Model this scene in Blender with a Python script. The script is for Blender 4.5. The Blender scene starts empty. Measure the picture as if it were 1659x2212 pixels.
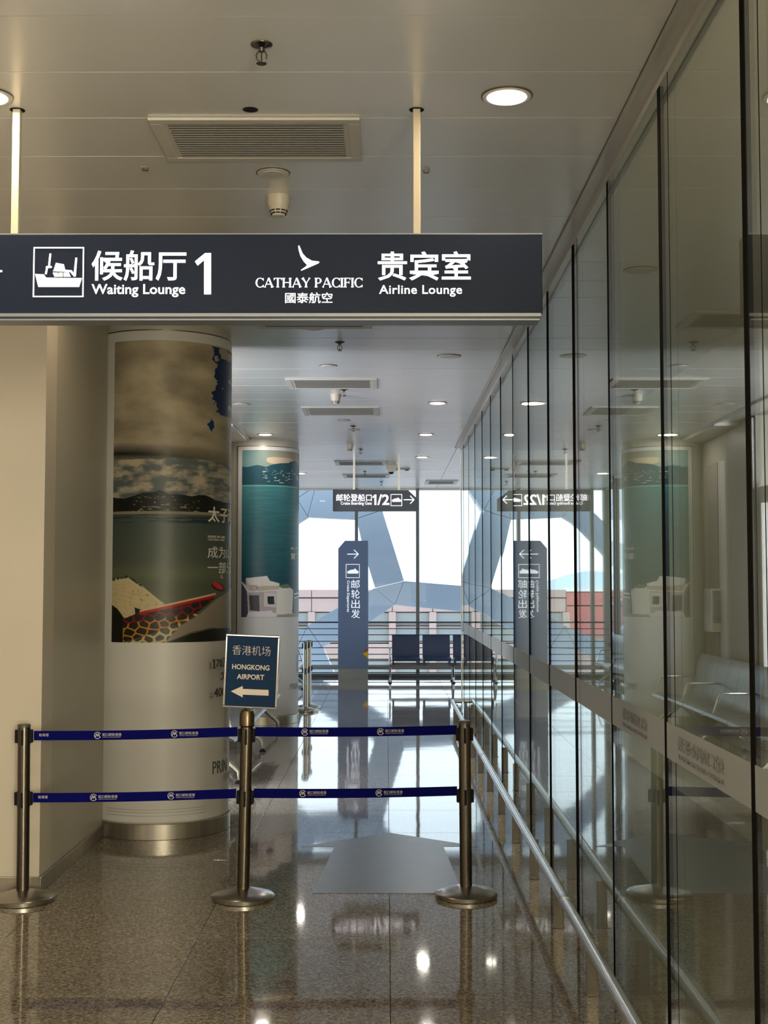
import bpy, math, random
import numpy as np
from mathutils import Vector, Matrix, Euler
random.seed(7); rng = np.random.default_rng(7)
PI = math.pi; R = math.radians
S = bpy.context.scene; COL = S.collection

# ------------------------------------------------------------------ camera
F = 2800.0; EYE = 1.65
TH = math.atan(158 / F); YA = math.atan(5.5 / F)
cam = bpy.data.cameras.new('camera'); cam.sensor_fit = 'HORIZONTAL'; cam.sensor_width = 36
cam.lens = F / 1659 * 36; cam.clip_start = .02; cam.clip_end = 2000
co = bpy.data.objects.new('camera', cam); COL.objects.link(co); S.camera = co
co.location = (0, 0, EYE); co.rotation_euler = (PI / 2 + TH, 0, YA)
# ------------------------------------------------------------------ world, sun, exposure
w = bpy.data.worlds.new('sky'); S.world = w; w.use_nodes = True
bg = w.node_tree.nodes['Background']; bg.inputs[0].default_value = (.84, 1.0, 1.14, 1); bg.inputs[1].default_value = 1.75
sl = bpy.data.lights.new('sun', 'SUN'); sl.energy = 5.0; sl.angle = R(1.5); sl.color = (1, .93, .82)
so = bpy.data.objects.new('sun', sl); COL.objects.link(so); so.rotation_euler = Vector((.80, .10, .52)).to_track_quat('Z', 'Y').to_euler()
S.view_settings.view_transform = 'Standard'; S.view_settings.look = 'None'
S.view_settings.gamma = 1; S.view_settings.use_curve_mapping = False; S.view_settings.exposure = .45
try:
    S.cycles.max_bounces = 12; S.cycles.transparent_max_bounces = 24; S.cycles.glossy_bounces = 8; S.cycles.diffuse_bounces = 5
    S.cycles.sample_clamp_indirect = 4; S.cycles.caustics_reflective = False; S.cycles.caustics_refractive = False
    S.cycles.use_denoising = True
except Exception: pass
DOWN_W = 9.0          # watts of each lit downlight
DOWN_C = (1.0, .78, .5)

def area(name, loc, rot, sx, sy, e, c):
    l = bpy.data.lights.new(name, 'AREA'); l.shape = 'RECTANGLE'; l.size = sx; l.size_y = sy; l.energy = e; l.color = c
    o = bpy.data.objects.new(name, l); COL.objects.link(o); o.location = loc; o.rotation_euler = rot; return o
area('rear_fill', (-1.2, -2.6, 1.3), (PI / 2 + 1.15, 0, 0), 6.0, 2.0, 95, (1.0, .91, .79))       # added fill behind the camera, tipped up to brighten the near ceiling
area('inner_fill', (1.66, -3.8, 1.7), (PI / 2, 0, 0), 1.3, 2.6, 950, (1.0, .90, .72))  # added fill that brightens the inner wall behind the glass partition
area('side_fill', (-2.75, 9.35, 1.9), Vector((-.22, -.97, .03)).to_track_quat('Z', 'Y').to_euler(), 1.0, 2.2, 200, (.92, .95, 1.0))  # added fill in the side opening, aimed to brighten the second column     
# ------------------------------------------------------------------ measuring the photograph: pixel + plane -> place
def ray(u, v):
    x = (u - 829.5) / F; y = (1106 - v) / F
    Y = math.cos(TH) - y * math.sin(TH); Z = math.sin(TH) + y * math.cos(TH)
    c, s = math.cos(YA), math.sin(YA)
    return x * c - Y * s, x * s + Y * c, Z
def on_z(u, v, z=0.0):
    r = ray(u, v); t = (z - EYE) / r[2]; return r[0] * t, r[1] * t
def on_y(u, v, y):
    r = ray(u, v); t = y / r[1]; return r[0] * t, EYE + r[2] * t

# ------------------------------------------------------------------ materials
MATS = {}
def mat(name, col, rough=.5, metal=0., emit=0., ecol=None, ior=1.5, noise=None, bump=None, coat=0., alpha=1., aniso=0.):
    if name in MATS: return MATS[name]
    m = bpy.data.materials.new(name); m.use_nodes = True; nt = m.node_tree; b = nt.nodes['Principled BSDF']
    b.inputs['Base Color'].default_value = (*col, 1); b.inputs['Roughness'].default_value = rough
    b.inputs['Metallic'].default_value = metal; b.inputs['IOR'].default_value = ior
    b.inputs['Coat Weight'].default_value = coat
    if aniso: b.inputs['Anisotropic'].default_value = aniso
    if emit: b.inputs['Emission Color'].default_value = (*(ecol or col), 1); b.inputs['Emission Strength'].default_value = emit
    tc = nt.nodes.new('ShaderNodeTexCoord')
    if noise:                                  # (scale, amount, detail [,stretch])
        n = nt.nodes.new('ShaderNodeTexNoise'); n.inputs['Scale'].default_value = noise[0]; n.inputs['Detail'].default_value = noise[2]
        src = tc.outputs['Object']
        if len(noise) > 3:
            mp = nt.nodes.new('ShaderNodeMapping'); mp.inputs['Scale'].default_value = noise[3]; nt.links.new(src, mp.inputs[0]); src = mp.outputs[0]
        nt.links.new(src, n.inputs['Vector'])
        r = nt.nodes.new('ShaderNodeMapRange'); r.inputs[1].default_value = .3; r.inputs[2].default_value = .7
        r.inputs[3].default_value = 1 - noise[1]; r.inputs[4].default_value = 1 + noise[1]
        nt.links.new(n.outputs['Fac'], r.inputs[0])
        mx = nt.nodes.new('ShaderNodeVectorMath'); mx.operation = 'SCALE'; mx.inputs[0].default_value = col
        nt.links.new(r.outputs[0], mx.inputs['Scale']); nt.links.new(mx.outputs[0], b.inputs['Base Color'])
    if bump:
        n = nt.nodes.new('ShaderNodeTexNoise'); n.inputs['Scale'].default_value = bump[0]; n.inputs['Detail'].default_value = 2
        src = tc.outputs['Object']
        if len(bump) > 2:
            mp = nt.nodes.new('ShaderNodeMapping'); mp.inputs['Scale'].default_value = bump[2]; nt.links.new(src, mp.inputs[0]); src = mp.outputs[0]
        nt.links.new(src, n.inputs['Vector'])
        bp = nt.nodes.new('ShaderNodeBump'); bp.inputs['Strength'].default_value = bump[1]; bp.inputs['Distance'].default_value = .01
        nt.links.new(n.outputs['Fac'], bp.inputs['Height']); nt.links.new(bp.outputs[0], b.inputs['Normal'])
    MATS[name] = m; return m

def granite():
    m = bpy.data.materials.new('polished_granite'); m.use_nodes = True; nt = m.node_tree; b = nt.nodes['Principled BSDF']; L = nt.links
    b.inputs['Roughness'].default_value = .045; b.inputs['IOR'].default_value = 1.48
    g = nt.nodes.new('ShaderNodeNewGeometry')
    v = nt.nodes.new('ShaderNodeTexVoronoi'); v.inputs['Scale'].default_value = 105; L.new(g.outputs['Position'], v.inputs['Vector'])
    n = nt.nodes.new('ShaderNodeTexNoise'); n.inputs['Scale'].default_value = 70; n.inputs['Detail'].default_value = 5; L.new(g.outputs['Position'], n.inputs['Vector'])
    r1 = nt.nodes.new('ShaderNodeValToRGB'); e = r1.color_ramp.elements
    e[0].position = .1; e[0].color = (.115, .10, .082, 1); e[1].position = .9; e[1].color = (.31, .28, .235, 1)
    k = r1.color_ramp.elements.new(.45); k.color = (.2, .17, .135, 1)
    sp = nt.nodes.new('ShaderNodeSeparateColor'); L.new(v.outputs['Color'], sp.inputs[0]); L.new(sp.outputs[0], r1.inputs[0])
    r2 = nt.nodes.new('ShaderNodeMapRange'); r2.inputs[1].default_value = .35; r2.inputs[2].default_value = .65; r2.inputs[3].default_value = .72; r2.inputs[4].default_value = 1.25
    L.new(n.outputs['Fac'], r2.inputs[0])
    oi = nt.nodes.new('ShaderNodeObjectInfo'); r3 = nt.nodes.new('ShaderNodeMapRange'); r3.inputs[3].default_value = .93; r3.inputs[4].default_value = 1.07
    L.new(oi.outputs['Random'], r3.inputs[0])
    mu = nt.nodes.new('ShaderNodeMath'); mu.operation = 'MULTIPLY'; L.new(r2.outputs[0], mu.inputs[0]); L.new(r3.outputs[0], mu.inputs[1])
    sc = nt.nodes.new('ShaderNodeVectorMath'); sc.operation = 'SCALE'; L.new(r1.outputs[0], sc.inputs[0]); L.new(mu.outputs[0], sc.inputs['Scale'])
    L.new(sc.outputs[0], b.inputs['Base Color'])
    n2 = nt.nodes.new('ShaderNodeTexNoise'); n2.inputs['Scale'].default_value = 2.6; n2.inputs['Detail'].default_value = 1; L.new(g.outputs['Position'], n2.inputs['Vector'])
    bp = nt.nodes.new('ShaderNodeBump'); bp.inputs['Strength'].default_value = .05; bp.inputs['Distance'].default_value = .01
    L.new(n2.outputs['Fac'], bp.inputs['Height']); L.new(bp.outputs[0], b.inputs['Normal'])
    return m

def pane_mat(name, tint, r0, haze=None):
    """clear pane: mirror share by Schlick's law of the true surface angle, the rest passes through tinted"""
    m = bpy.data.materials.new(name); m.use_nodes = True; nt = m.node_tree; L = nt.links
    for n in list(nt.nodes): nt.nodes.remove(n)
    out = nt.nodes.new('ShaderNodeOutputMaterial'); g = nt.nodes.new('ShaderNodeNewGeometry')
    d = nt.nodes.new('ShaderNodeVectorMath'); d.operation = 'DOT_PRODUCT'; L.new(g.outputs['Incoming'], d.inputs[0]); L.new(g.outputs['Normal'], d.inputs[1])
    a = nt.nodes.new('ShaderNodeMath'); a.operation = 'ABSOLUTE'; L.new(d.outputs['Value'], a.inputs[0])
    s = nt.nodes.new('ShaderNodeMath'); s.operation = 'SUBTRACT'; s.inputs[0].default_value = 1; L.new(a.outputs[0], s.inputs[1])
    p = nt.nodes.new('ShaderNodeMath'); p.operation = 'POWER'; L.new(s.outputs[0], p.inputs[0]); p.inputs[1].default_value = 5
    f = nt.nodes.new('ShaderNodeMath'); f.operation = 'MULTIPLY_ADD'; L.new(p.outputs[0], f.inputs[0]); f.inputs[1].default_value = 1 - r0; f.inputs[2].default_value = r0
    f.use_clamp = True
    tr = nt.nodes.new('ShaderNodeBsdfTransparent'); tr.inputs[0].default_value = (*tint, 1)
    gl = nt.nodes.new('ShaderNodeBsdfGlossy'); gl.inputs['Roughness'].default_value = 0.0; gl.inputs[0].default_value = (.93, .97, .95, 1)
    mx = nt.nodes.new('ShaderNodeMixShader'); L.new(f.outputs[0], mx.inputs[0]); L.new(tr.outputs[0], mx.inputs[1]); L.new(gl.outputs[0], mx.inputs[2])
    L.new(mx.outputs[0], out.inputs['Surface'])
    return m

M_GRAN = granite()
M_CEIL = mat('satin_ceiling_metal', (.74, .74, .735), .26, .35, ior=1.6, noise=(1.3, .03, 3))
M_CEILDK = mat('ceiling_void', (.05, .05, .05), .9)
M_WALL = mat('cream_wall_paint', (.50, .45, .385), .6, noise=(2.2, .03, 4))
M_WALL2 = mat('beige_metal_cladding', (.40, .375, .32), .42, ior=1.45, noise=(1.5, .03, 3))
M_TAUPE = mat('taupe_panel', (.30, .26, .235), .45, noise=(2, .05, 3))
M_WHITE = mat('white_panel', (.74, .72, .70), .4, noise=(2, .02, 3))
M_PANEL = mat('glossy_white_print', (.54, .53, .52), .42, ior=1.4)
M_SKIRT = mat('brushed_skirting', (.34, .31, .27), .3, .85, noise=(30, .12, 2, (1, 1, .05)))
M_STEEL = mat('brushed_steel', (.40, .375, .335), .26, 1.0, noise=(60, .08, 2, (1, 1, .03)))
M_STEELD = mat('dark_steel', (.125, .11, .092), .25, 1.0)
M_BRASS = mat('bronze_cap', (.15, .115, .07), .3, 1.0)
M_CHROME = mat('polished_chrome', (.72, .72, .72), .12, 1.0)
M_RAIL = mat('satin_rail_steel', (.62, .63, .62), .25, 1.0)
M_ALU = mat('aluminium_frame', (.62, .60, .56), .35, .7)
M_BLACK = mat('black_plastic', (.008, .008, .009), .6, ior=1.2)
M_SEAL = mat('black_silicone', (.012, .011, .010), .95, ior=1.02)
M_MULL = mat('grey_window_frame', (.17, .165, .155), .45, noise=(3, .04, 2))
M_DARKBAR = mat('dark_railing_paint', (.035, .045, .07), .4)
M_GREYBAR = mat('grey_bar_paint', (.3, .28, .25), .45)
M_SIGN = mat('slate_sign_face', (.008, .014, .034), .5, ior=1.25)
M_SIGNT = mat('sign_trim', (.24, .26, .30), .4, .5)
M_PYL = mat('blue_pylon_face', (.125, .18, .31), .32, ior=1.5)
M_LIT = mat('lit_lettering', (.9, .9, .92), .5, emit=1.0, ecol=(1, .99, 1))
M_LIT2 = mat('lit_lettering_lilac', (.9, .85, .92), .5, emit=1.0, ecol=(1, .93, 1))
M_LIT3 = mat('pale_lettering', (.8, .82, .88), .5, emit=.45, ecol=(.9, .93, 1))
M_BELT = mat('blue_webbing', (.002, .003, .10), .85, ior=1.15, noise=(300, .1, 1))
M_BELTT = mat('belt_print', (.50, .47, .47), .6)
M_BLUE = mat('blue_board', (.001, .024, .080), .55, ior=1.25)
M_BOARDT = mat('board_print', (.72, .63, .58), .5)
M_POSTT = mat('poster_white_print', (.62, .6, .56), .5)
M_INK = mat('dark_print', (.03, .03, .028), .5)
M_INK2 = mat('faint_print', (.30, .28, .26), .5)
M_NAVY = mat('navy_seat', (.012, .028, .075), .4)
M_SEAT = mat('perforated_seat_metal', (.25, .255, .26), .35, .6, noise=(160, .12, 1))
M_STICK = mat('grey_floor_film', (.125, .13, .14), .3, ior=1.4, noise=(9, .07, 5))
M_LATT = mat('pale_blue_cladding', (.25, .30, .375), .45, noise=(.8, .03, 3))
M_LSEAM = mat('cladding_seam', (.16, .18, .21), .6)
M_PINK = mat('pink_terracotta', (.40, .285, .265), .7, noise=(1.2, .04, 3))
M_RED = mat('red_terracotta', (.42, .13, .12), .7, noise=(1.2, .04, 3))
M_GWIN = mat('grey_far_glazing', (.24, .25, .25), .3)
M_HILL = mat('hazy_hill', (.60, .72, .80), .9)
M_SEA = mat('pale_ground', (.42, .45, .46), .8, noise=(.05, .06, 3))
M_VENT = mat('vent_enamel', (.50, .48, .45), .4)
M_SLAT = mat('vent_blade', (.30, .285, .26), .4)
M_DET = mat('detector_plastic', (.50, .45, .38), .45)
M_FROST = mat('frosted_film', (.27, .29, .29), .45)
M_FROSTT = mat('etched_lettering', (.20, .21, .21), .5)
M_OFF = mat('unlit_diffuser', (.55, .52, .52), .4)
M_RING = mat('downlight_ring', (.62, .60, .58), .35)
M_RINGD = mat('dark_ring', (.06, .06, .055), .4)
M_LAMP = mat('lit_diffuser', (1, .9, .7), .5, emit=7.0, ecol=(1, .86, .62))
M_POLE = mat('white_pole', (.50, .44, .35), .3)
M_RED2 = mat('red_sticker', (.6, .05, .04), .5)
M_YEL = mat('yellow_sticker', (.75, .55, .02), .5)
M_GLASSP = pane_mat('partition_glass', (.86, .88, .82), .13)
M_GLASSW = pane_mat('window_glass', (.97, .985, .98), .008)

# ------------------------------------------------------------------ mesh builder
class MB:
    def __init__(s): s.v = []; s.f = []
    def add(s, vs, fs):
        k = len(s.v); s.v += [tuple(p) for p in vs]; s.f += [tuple(i + k for i in f) for f in fs]; return s
    def box(s, x0, x1, y0, y1, z0, z1):
        return s.add([(x0, y0, z0), (x1, y0, z0), (x1, y1, z0), (x0, y1, z0), (x0, y0, z1), (x1, y0, z1), (x1, y1, z1), (x0, y1, z1)],
                     [(0, 3, 2, 1), (4, 5, 6, 7), (0, 1, 5, 4), (1, 2, 6, 5), (2, 3, 7, 6), (3, 0, 4, 7)])
    def prism_y(s, pts, y0, y1):        # pts (x,z) outline, any polygon
        n = len(pts); a = [(p[0], y0, p[1]) for p in pts] + [(p[0], y1, p[1]) for p in pts]
        area = sum(pts[i][0] * pts[(i + 1) % n][1] - pts[(i + 1) % n][0] * pts[i][1] for i in range(n))
        fr = tuple(range(n)); 
        fs = [fr, tuple(range(2 * n - 1, n - 1, -1))] + [(i, i + n, (i + 1) % n + n, (i + 1) % n) for i in range(n)]
        if area < 0: fs = [tuple(reversed(f)) for f in fs]
        return s.add(a, fs)
    def prism_z(s, pts, z0, z1):
        n = len(pts); a = [(p[0], p[1], z0) for p in pts] + [(p[0], p[1], z1) for p in pts]
        area = sum(pts[i][0] * pts[(i + 1) % n][1] - pts[(i + 1) % n][0] * pts[i][1] for i in range(n))
        fs = [tuple(range(n - 1, -1, -1)), tuple(range(n, 2 * n))] + [(i, (i + 1) % n, (i + 1) % n + n, i + n) for i in range(n)]
        if area < 0: fs = [tuple(reversed(f)) for f in fs]
        return s.add(a, fs)
    def tube(s, pts, r, n=10, cap=True):
        pts = [Vector(p) for p in pts]; rs = r if isinstance(r, (list, tuple)) else [r] * len(pts)
        rings = []; up = None
        for i, p in enumerate(pts):
            d = ((pts[min(i + 1, len(pts) - 1)] - pts[max(i - 1, 0)])).normalized()
            if up is None:
                up = Vector((0, 0, 1)) if abs(d.z) < .9 else Vector((1, 0, 0))
            a = d.cross(up).normalized(); b = a.cross(d).normalized(); up = b
            rings.append([p + (a * math.cos(t) + b * math.sin(t)) * rs[i] for t in [2 * PI * k / n for k in range(n)]])
        vs = [q for ring in rings for q in ring]; fs = []
        for i in range(len(pts) - 1):
            for k in range(n): fs.append((i * n + k, i * n + (k + 1) % n, (i + 1) * n + (k + 1) % n, (i + 1) * n + k))
        if cap: fs += [tuple(reversed(range(n))), tuple((len(pts) - 1) * n + k for k in range(n))]
        return s.add(vs, fs)
    def lathe(s, prof, n=32, c=(0, 0, 0)):    # prof [(r,z)...] bottom->top
        vs = []; fs = []
        for (r, z) in prof:
            for k in range(n): t = 2 * PI * k / n; vs.append((c[0] + r * math.cos(t), c[1] + r * math.sin(t), c[2] + z))
        for i in range(len(prof) - 1):
            for k in range(n): fs.append((i * n + k, i * n + (k + 1) % n, (i + 1) * n + (k + 1) % n, (i + 1) * n + k))
        fs += [tuple(reversed(range(n))), tuple((len(prof) - 1) * n + k for k in range(n))]
        return s.add(vs, fs)
    def build(s, name, m, parent=None, smooth=False, bevel=0):
        me = bpy.data.meshes.new(name); me.from_pydata(s.v, [], s.f); me.update()
        return link(name, me, m, parent, smooth, bevel)
def link(name, me, m, parent=None, smooth=False, bevel=0):
    if m and not me.materials: me.materials.append(m)
    if smooth:
        me.polygons.foreach_set('use_smooth', [True] * len(me.polygons)); me.set_sharp_from_angle(angle=R(35))
    o = bpy.data.objects.new(name, me); COL.objects.link(o)
    if parent: o.parent = parent
    if bevel:
        b = o.modifiers.new('bevel', 'BEVEL'); b.width = bevel; b.segments = 2; b.limit_method = 'ANGLE'; b.angle_limit = R(40)
    return o
def tag(o, label, cat, group=None, kind=None):
    o['label'] = label; o['category'] = cat
    if group: o['group'] = group
    if kind: o['kind'] = kind
    return o
def thing(name, label, cat, loc=(0, 0, 0), group=None, rot=(0, 0, 0)):
    o = bpy.data.objects.new(name, None); COL.objects.link(o); o.empty_display_size = .05
    o.location = loc; o.rotation_euler = rot; return tag(o, label, cat, group)
def struct(o): o['kind'] = 'structure'; return o
def sempty(name):
    o = bpy.data.objects.new(name, None); COL.objects.link(o); return struct(o)
def copy_tree(o, parent=None):
    c = o.copy(); COL.objects.link(c); c.parent = parent
    for ch in list(o.children): copy_tree(ch, c)
    return c
def box(*a): return MB().box(*a)

# ------------------------------------------------------------------ lettering
def text_mesh(body, bold=0.0, spacing=1.0):
    c = bpy.data.curves.new('lettering', 'FONT'); c.body = body; c.size = 1; c.offset = bold; c.extrude = .01; c.space_character = spacing
    c.resolution_u = 3
    o = bpy.data.objects.new('lettering', c); COL.objects.link(o)
    dg = bpy.context.evaluated_depsgraph_get(); me = bpy.data.meshes.new_from_object(o.evaluated_get(dg))
    bpy.data.objects.remove(o); bpy.data.curves.remove(c)
    n = len(me.vertices); a = np.empty(n * 3); me.vertices.foreach_get('co', a); return me, a.reshape(-1, 3)
def letters(body, x0, x1, z0, z1, y, m, parent, bold=0.0, mirror=False, spacing=1.0, rot=0, name='lettering', facing='y', thick=.0015):
    """lettering fitted exactly in the box x0..x1, z0..z1 on the plane y (reads from -y)"""
    me, a = text_mesh(body, bold, spacing)
    p = a[:, :2].copy()
    if rot == -90: p = np.stack([p[:, 1], -p[:, 0]], 1)
    lo = p.min(0); hi = p.max(0); q = (p - lo) / (hi - lo)
    if mirror: q[:, 0] = 1 - q[:, 0]
    d = np.where(a[:, 2] > 0, -thick, 0)
    out = np.empty_like(a)
    if facing == 'y': out[:, 0] = x0 + q[:, 0] * (x1 - x0); out[:, 1] = y + d; out[:, 2] = z0 + q[:, 1] * (z1 - z0)
    else:             out[:, 1] = x0 + q[:, 0] * (x1 - x0); out[:, 0] = y + d; out[:, 2] = z0 + q[:, 1] * (z1 - z0)
    me.vertices.foreach_set('co', out.ravel()); me.update()
    if mirror: me.flip_normals()
    me.materials.clear()
    return link(name, me, m, parent)
def letters_cyl(body, a0, a1, z0, z1, cx, cy, r, m, parent, bold=0.0, rot=0):
    me, a = text_mesh(body, bold); p = a[:, :2].copy()
    if rot == -90: p = np.stack([p[:, 1], -p[:, 0]], 1)
    lo = p.min(0); hi = p.max(0); q = (p - lo) / (hi - lo)
    az = np.radians(a0 + q[:, 0] * (a1 - a0)); rr = r + np.where(a[:, 2] > 0, .0015, 0)
    out = np.stack([cx + rr * np.sin(az), cy - rr * np.cos(az), z0 + q[:, 1] * (z1 - z0)], 1)
    me.vertices.foreach_set('co', out.ravel()); me.update(); me.materials.clear()
    return link('lettering', me, m, parent)
def strokes_mesh(polys, y, m, parent, name='pictogram', thick=.0015):
    mb = MB()
    for p in polys: mb.prism_y(p, y - thick, y)
    return mb.build(name, m, parent)
def frame_poly(x0, x1, z0, z1, t):
    return [[(x0, z0), (x1, z0), (x1, z0 + t), (x0, z0 + t)], [(x0, z1 - t), (x1, z1 - t), (x1, z1), (x0, z1)],
            [(x0, z0 + t), (x0 + t, z0 + t), (x0 + t, z1 - t), (x0, z1 - t)], [(x1 - t, z0 + t), (x1, z0 + t), (x1, z1 - t), (x1 - t, z1 - t)]]
def seg(x0, z0, x1, z1, t):
    d = Vector((x1 - x0, z1 - z0)).normalized(); n = Vector((-d.y, d.x)) * t / 2
    return [(x0 + n.x, z0 + n.y), (x0 - n.x, z0 - n.y), (x1 - n.x, z1 - n.y), (x1 + n.x, z1 + n.y)]

# ================================================================== SETTING
H = 3.40; GX = .935; FARY = 23.5; LX = -1.93
# ---- floor
floor = struct(box(-4.6, 7.2, -4, FARY + .3, -.3, -.012).build('floor', mat('floor_grout', (.07, .065, .055), .7)))
TY0 = 7.031; TP = .8622
rows = [TY0 + TP * k for k in range(-9, 20)]
tm = {}
def tile(x0, x1, y0, y1):
    key = (round(x1 - x0, 3), round(y1 - y0, 3))
    if key not in tm:
        a, b = key[0] / 2 - .0012, key[1] / 2 - .0012; c = .0012
        vs = [(-a, -b, -.012), (a, -b, -.012), (a, b, -.012), (-a, b, -.012), (-a, -b, -c), (a, -b, -c), (a, b, -c), (-a, b, -c),
              (-a + c, -b + c, 0), (a - c, -b + c, 0), (a - c, b - c, 0), (-a + c, b - c, 0)]
        fs = [(8, 9, 10, 11)]
        for i in range(4):
            j = (i + 1) % 4; fs += [(i, j, j + 4, i + 4), (i + 4, j + 4, j + 8, i + 8)]
        me = bpy.data.meshes.new('tile'); me.from_pydata(vs, [], fs); me.update(); me.materials.append(M_GRAN); tm[key] = me
    o = bpy.data.objects.new('tile', tm[key]); COL.objects.link(o); o.parent = floor
    o.location = ((x0 + x1) / 2, (y0 + y1) / 2, 0)
    o.rotation_euler = (R(random.uniform(-.035, .035)), R(random.uniform(-.03, .03)), 0)
xs0 = [-2.685, -1.785, -.885, .015, .915]
for y0 in rows:
    y1 = min(y0 + TP, FARY + .02)
    if y0 > FARY: continue
    for i in range(4):
        a, b = xs0[i], xs0[i + 1]
        if i == 0 and y0 + TP > 7.1: continue
        if i == 1 and y0 + TP > 7.1: a = -1.785
        tile(a, b, y0, y1)
    if y0 + TP < 7.1:
        for a in (-3.585, -4.485): tile(a, a + .9, y0, y1)
    if y0 + TP > 7.1: tile(-1.985 + .03, -1.785, y0, y1)
    if y0 > 15.6:
        for a in (.915, 1.815, 2.715, 3.615, 4.515, 5.415): tile(a, a + .9, y0, y1)
# ---- ceiling panels
ceil_ = struct(box(-4.6, 7.2, -4, FARY + 2.0, H + .14, H + .4).build('ceiling', M_CEILDK))  # slab runs past the windows as an unseen overhang added to block sun
CP = .4353; CY0 = 4.334
def cpanel(x0, x1, y0, y1):
    g = .0026; t = random.uniform(-.0008, .0008)
    mb = MB(); a = [(x0 + g, y0 + g), (x1 - g, y0 + g), (x1 - g, y1 - g), (x0 + g, y1 - g)]
    c = .0008; b = [(x0 + g + c, y0 + g + c), (x1 - g - c, y0 + g + c), (x1 - g - c, y1 - g - c), (x0 + g + c, y1 - g - c)]
    vs = [(p[0], p[1], H + .03) for p in a] + [(p[0], p[1], H + .0008 + t) for p in a] + [(p[0], p[1], H + t) for p in b]
    fs = [(8, 11, 10, 9), (0, 1, 2, 3)]
    for i in range(4):
        j = (i + 1) % 4; fs += [(i, i + 4, j + 4, j), (i + 4, i + 8, j + 8, j + 4)]
    mb.add(vs, fs); o = mb.build('ceiling_panel', M_CEIL, ceil_); return o
for k in range(-18, 45):
    y0 = CY0 + CP * k; y1 = min(y0 + CP, FARY - .05)
    if y0 > FARY - .1: continue
    x0 = -4.5 if y1 < 7.1 else LX
    if y0 > 16.2: cpanel(x0, .9, y0, y1); cpanel(.9, 6.9, y0, y1)
    else: cpanel(x0, .872, y0, y1)
# ---- walls
def wall(name, *a, m=M_WALL): return struct(box(*a).build(name, m))
wall('wall_front_left', -4.5, LX + .06, 7.07, 7.3, 0, H + .03)
wall('wall_left_side', LX - .2, LX + .06, 7.3, 8.75, 0, H + .03, m=M_WALL2)
wl = wall('wall_left_middle', LX - .25, LX, 13.3, 15.95, 0, H + .03, m=M_WALL2)
wall('wall_left_pier', LX - .25, LX, 8.75, 9.15, 0, H + .03, m=M_WALL2)
wall('wall_side_hall', -4.35, -4.2, 7.3, 15.95, 0, H + .03, m=M_TAUPE); wall('wall_side_hall_end', -4.2, LX - .25, 15.8, 15.95, 0, H + .03)
struct(box(-4.2, LX - .001, 7.3, 15.8, H, H + .03).build('ceiling_side_hall', M_WALL2))
wall('wall_outer_left', -4.6, -4.5, -4, 7.3, 0, H + .03)
wall('wall_back', -4.6, 2.6, -4.1, -4, 0, H + .03)
wall('wall_right_inner', 2.35, 2.45, -4, 16.3, 0, H + .03, m=mat('olive_cladding', (.68, .61, .47), .5, noise=(1.2, .05, 3)))
wall('wall_right_end', GX + .016, 7.2, 16.35, 16.5, 0, H + .03, m=M_WHITE)
win3 = sempty('window_3')  # unseen side window, put in so daylight and sun enter from the right
for y_ in (16.55, 18.3, 20.05, 21.8): box(7.05, 7.16, y_ - .03, y_ + .03, 0, H + .05).build('mullion', M_MULL, win3); box(7.1, 7.112, y_ + .03, y_ + 1.72, .06, H).build('pane', M_GLASSW, win3)
box(7.05, 7.16, 16.5, FARY, 0, .06).build('sill', M_MULL, win3)
struct(box(GX + .05, 2.35, -4, 16.3, H - .05, H + .03).build('ceiling_inner', M_WALL2))
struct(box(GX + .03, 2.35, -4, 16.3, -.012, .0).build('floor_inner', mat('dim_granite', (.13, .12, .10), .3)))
# cladding strips on the middle left wall, by the benches
for (y0, y1, m) in ((13.34, 13.43, M_WHITE), (13.46, 14.35, M_TAUPE), (14.42, 14.72, M_WHITE), (14.76, 15.25, M_TAUPE)):
    box(LX, LX + .025, y0, y1, .1, 3.05 if y1 > 14.4 else H - .02).build('wall_panel', m, wl)
for y0, z0 in ((9.2, 1.35), (10.55, 1.35), (11.9, 1.35)):
    mb = MB(); 
    for (a, b, c, d) in ((0, 1.1, 0, .05), (0, 1.1, .75, .8), (0, .05, .05, .75), (1.05, 1.1, .05, .75)): mb.box(LX - .06, LX, y0 + a * 1.18, y0 + b * 1.18, c * 3.3 + .01, d * 3.3 + .01)
    mb.build('opening_frame', M_WHITE, wl)
# skirtings
def skirting(name, *a): struct(box(*a).build(name, M_SKIRT, None, bevel=.004))
skirting('baseboard_front', -4.5, LX + .075, 7.055, 7.07, 0, .085)
skirting('baseboard_left', LX + .06, LX + .075, 7.07, 8.62, 0, .085)
skirting('baseboard_middle', LX, LX + .015, 13.45, 15.5, 0, .085)
# ceiling slot trim running to the second column
o = MB().prism_z([(-1.665, 9.3), (-1.655, 9.3), (-1.63, 15.9), (-1.655, 15.9)], H - .022, H + .001).build('trim_1', M_ALU); struct(o)
o = box(LX, -1.66, 13.9, 15.9, H - .035, H - .001).build('trim_2', M_WHITE); struct(o)
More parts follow.
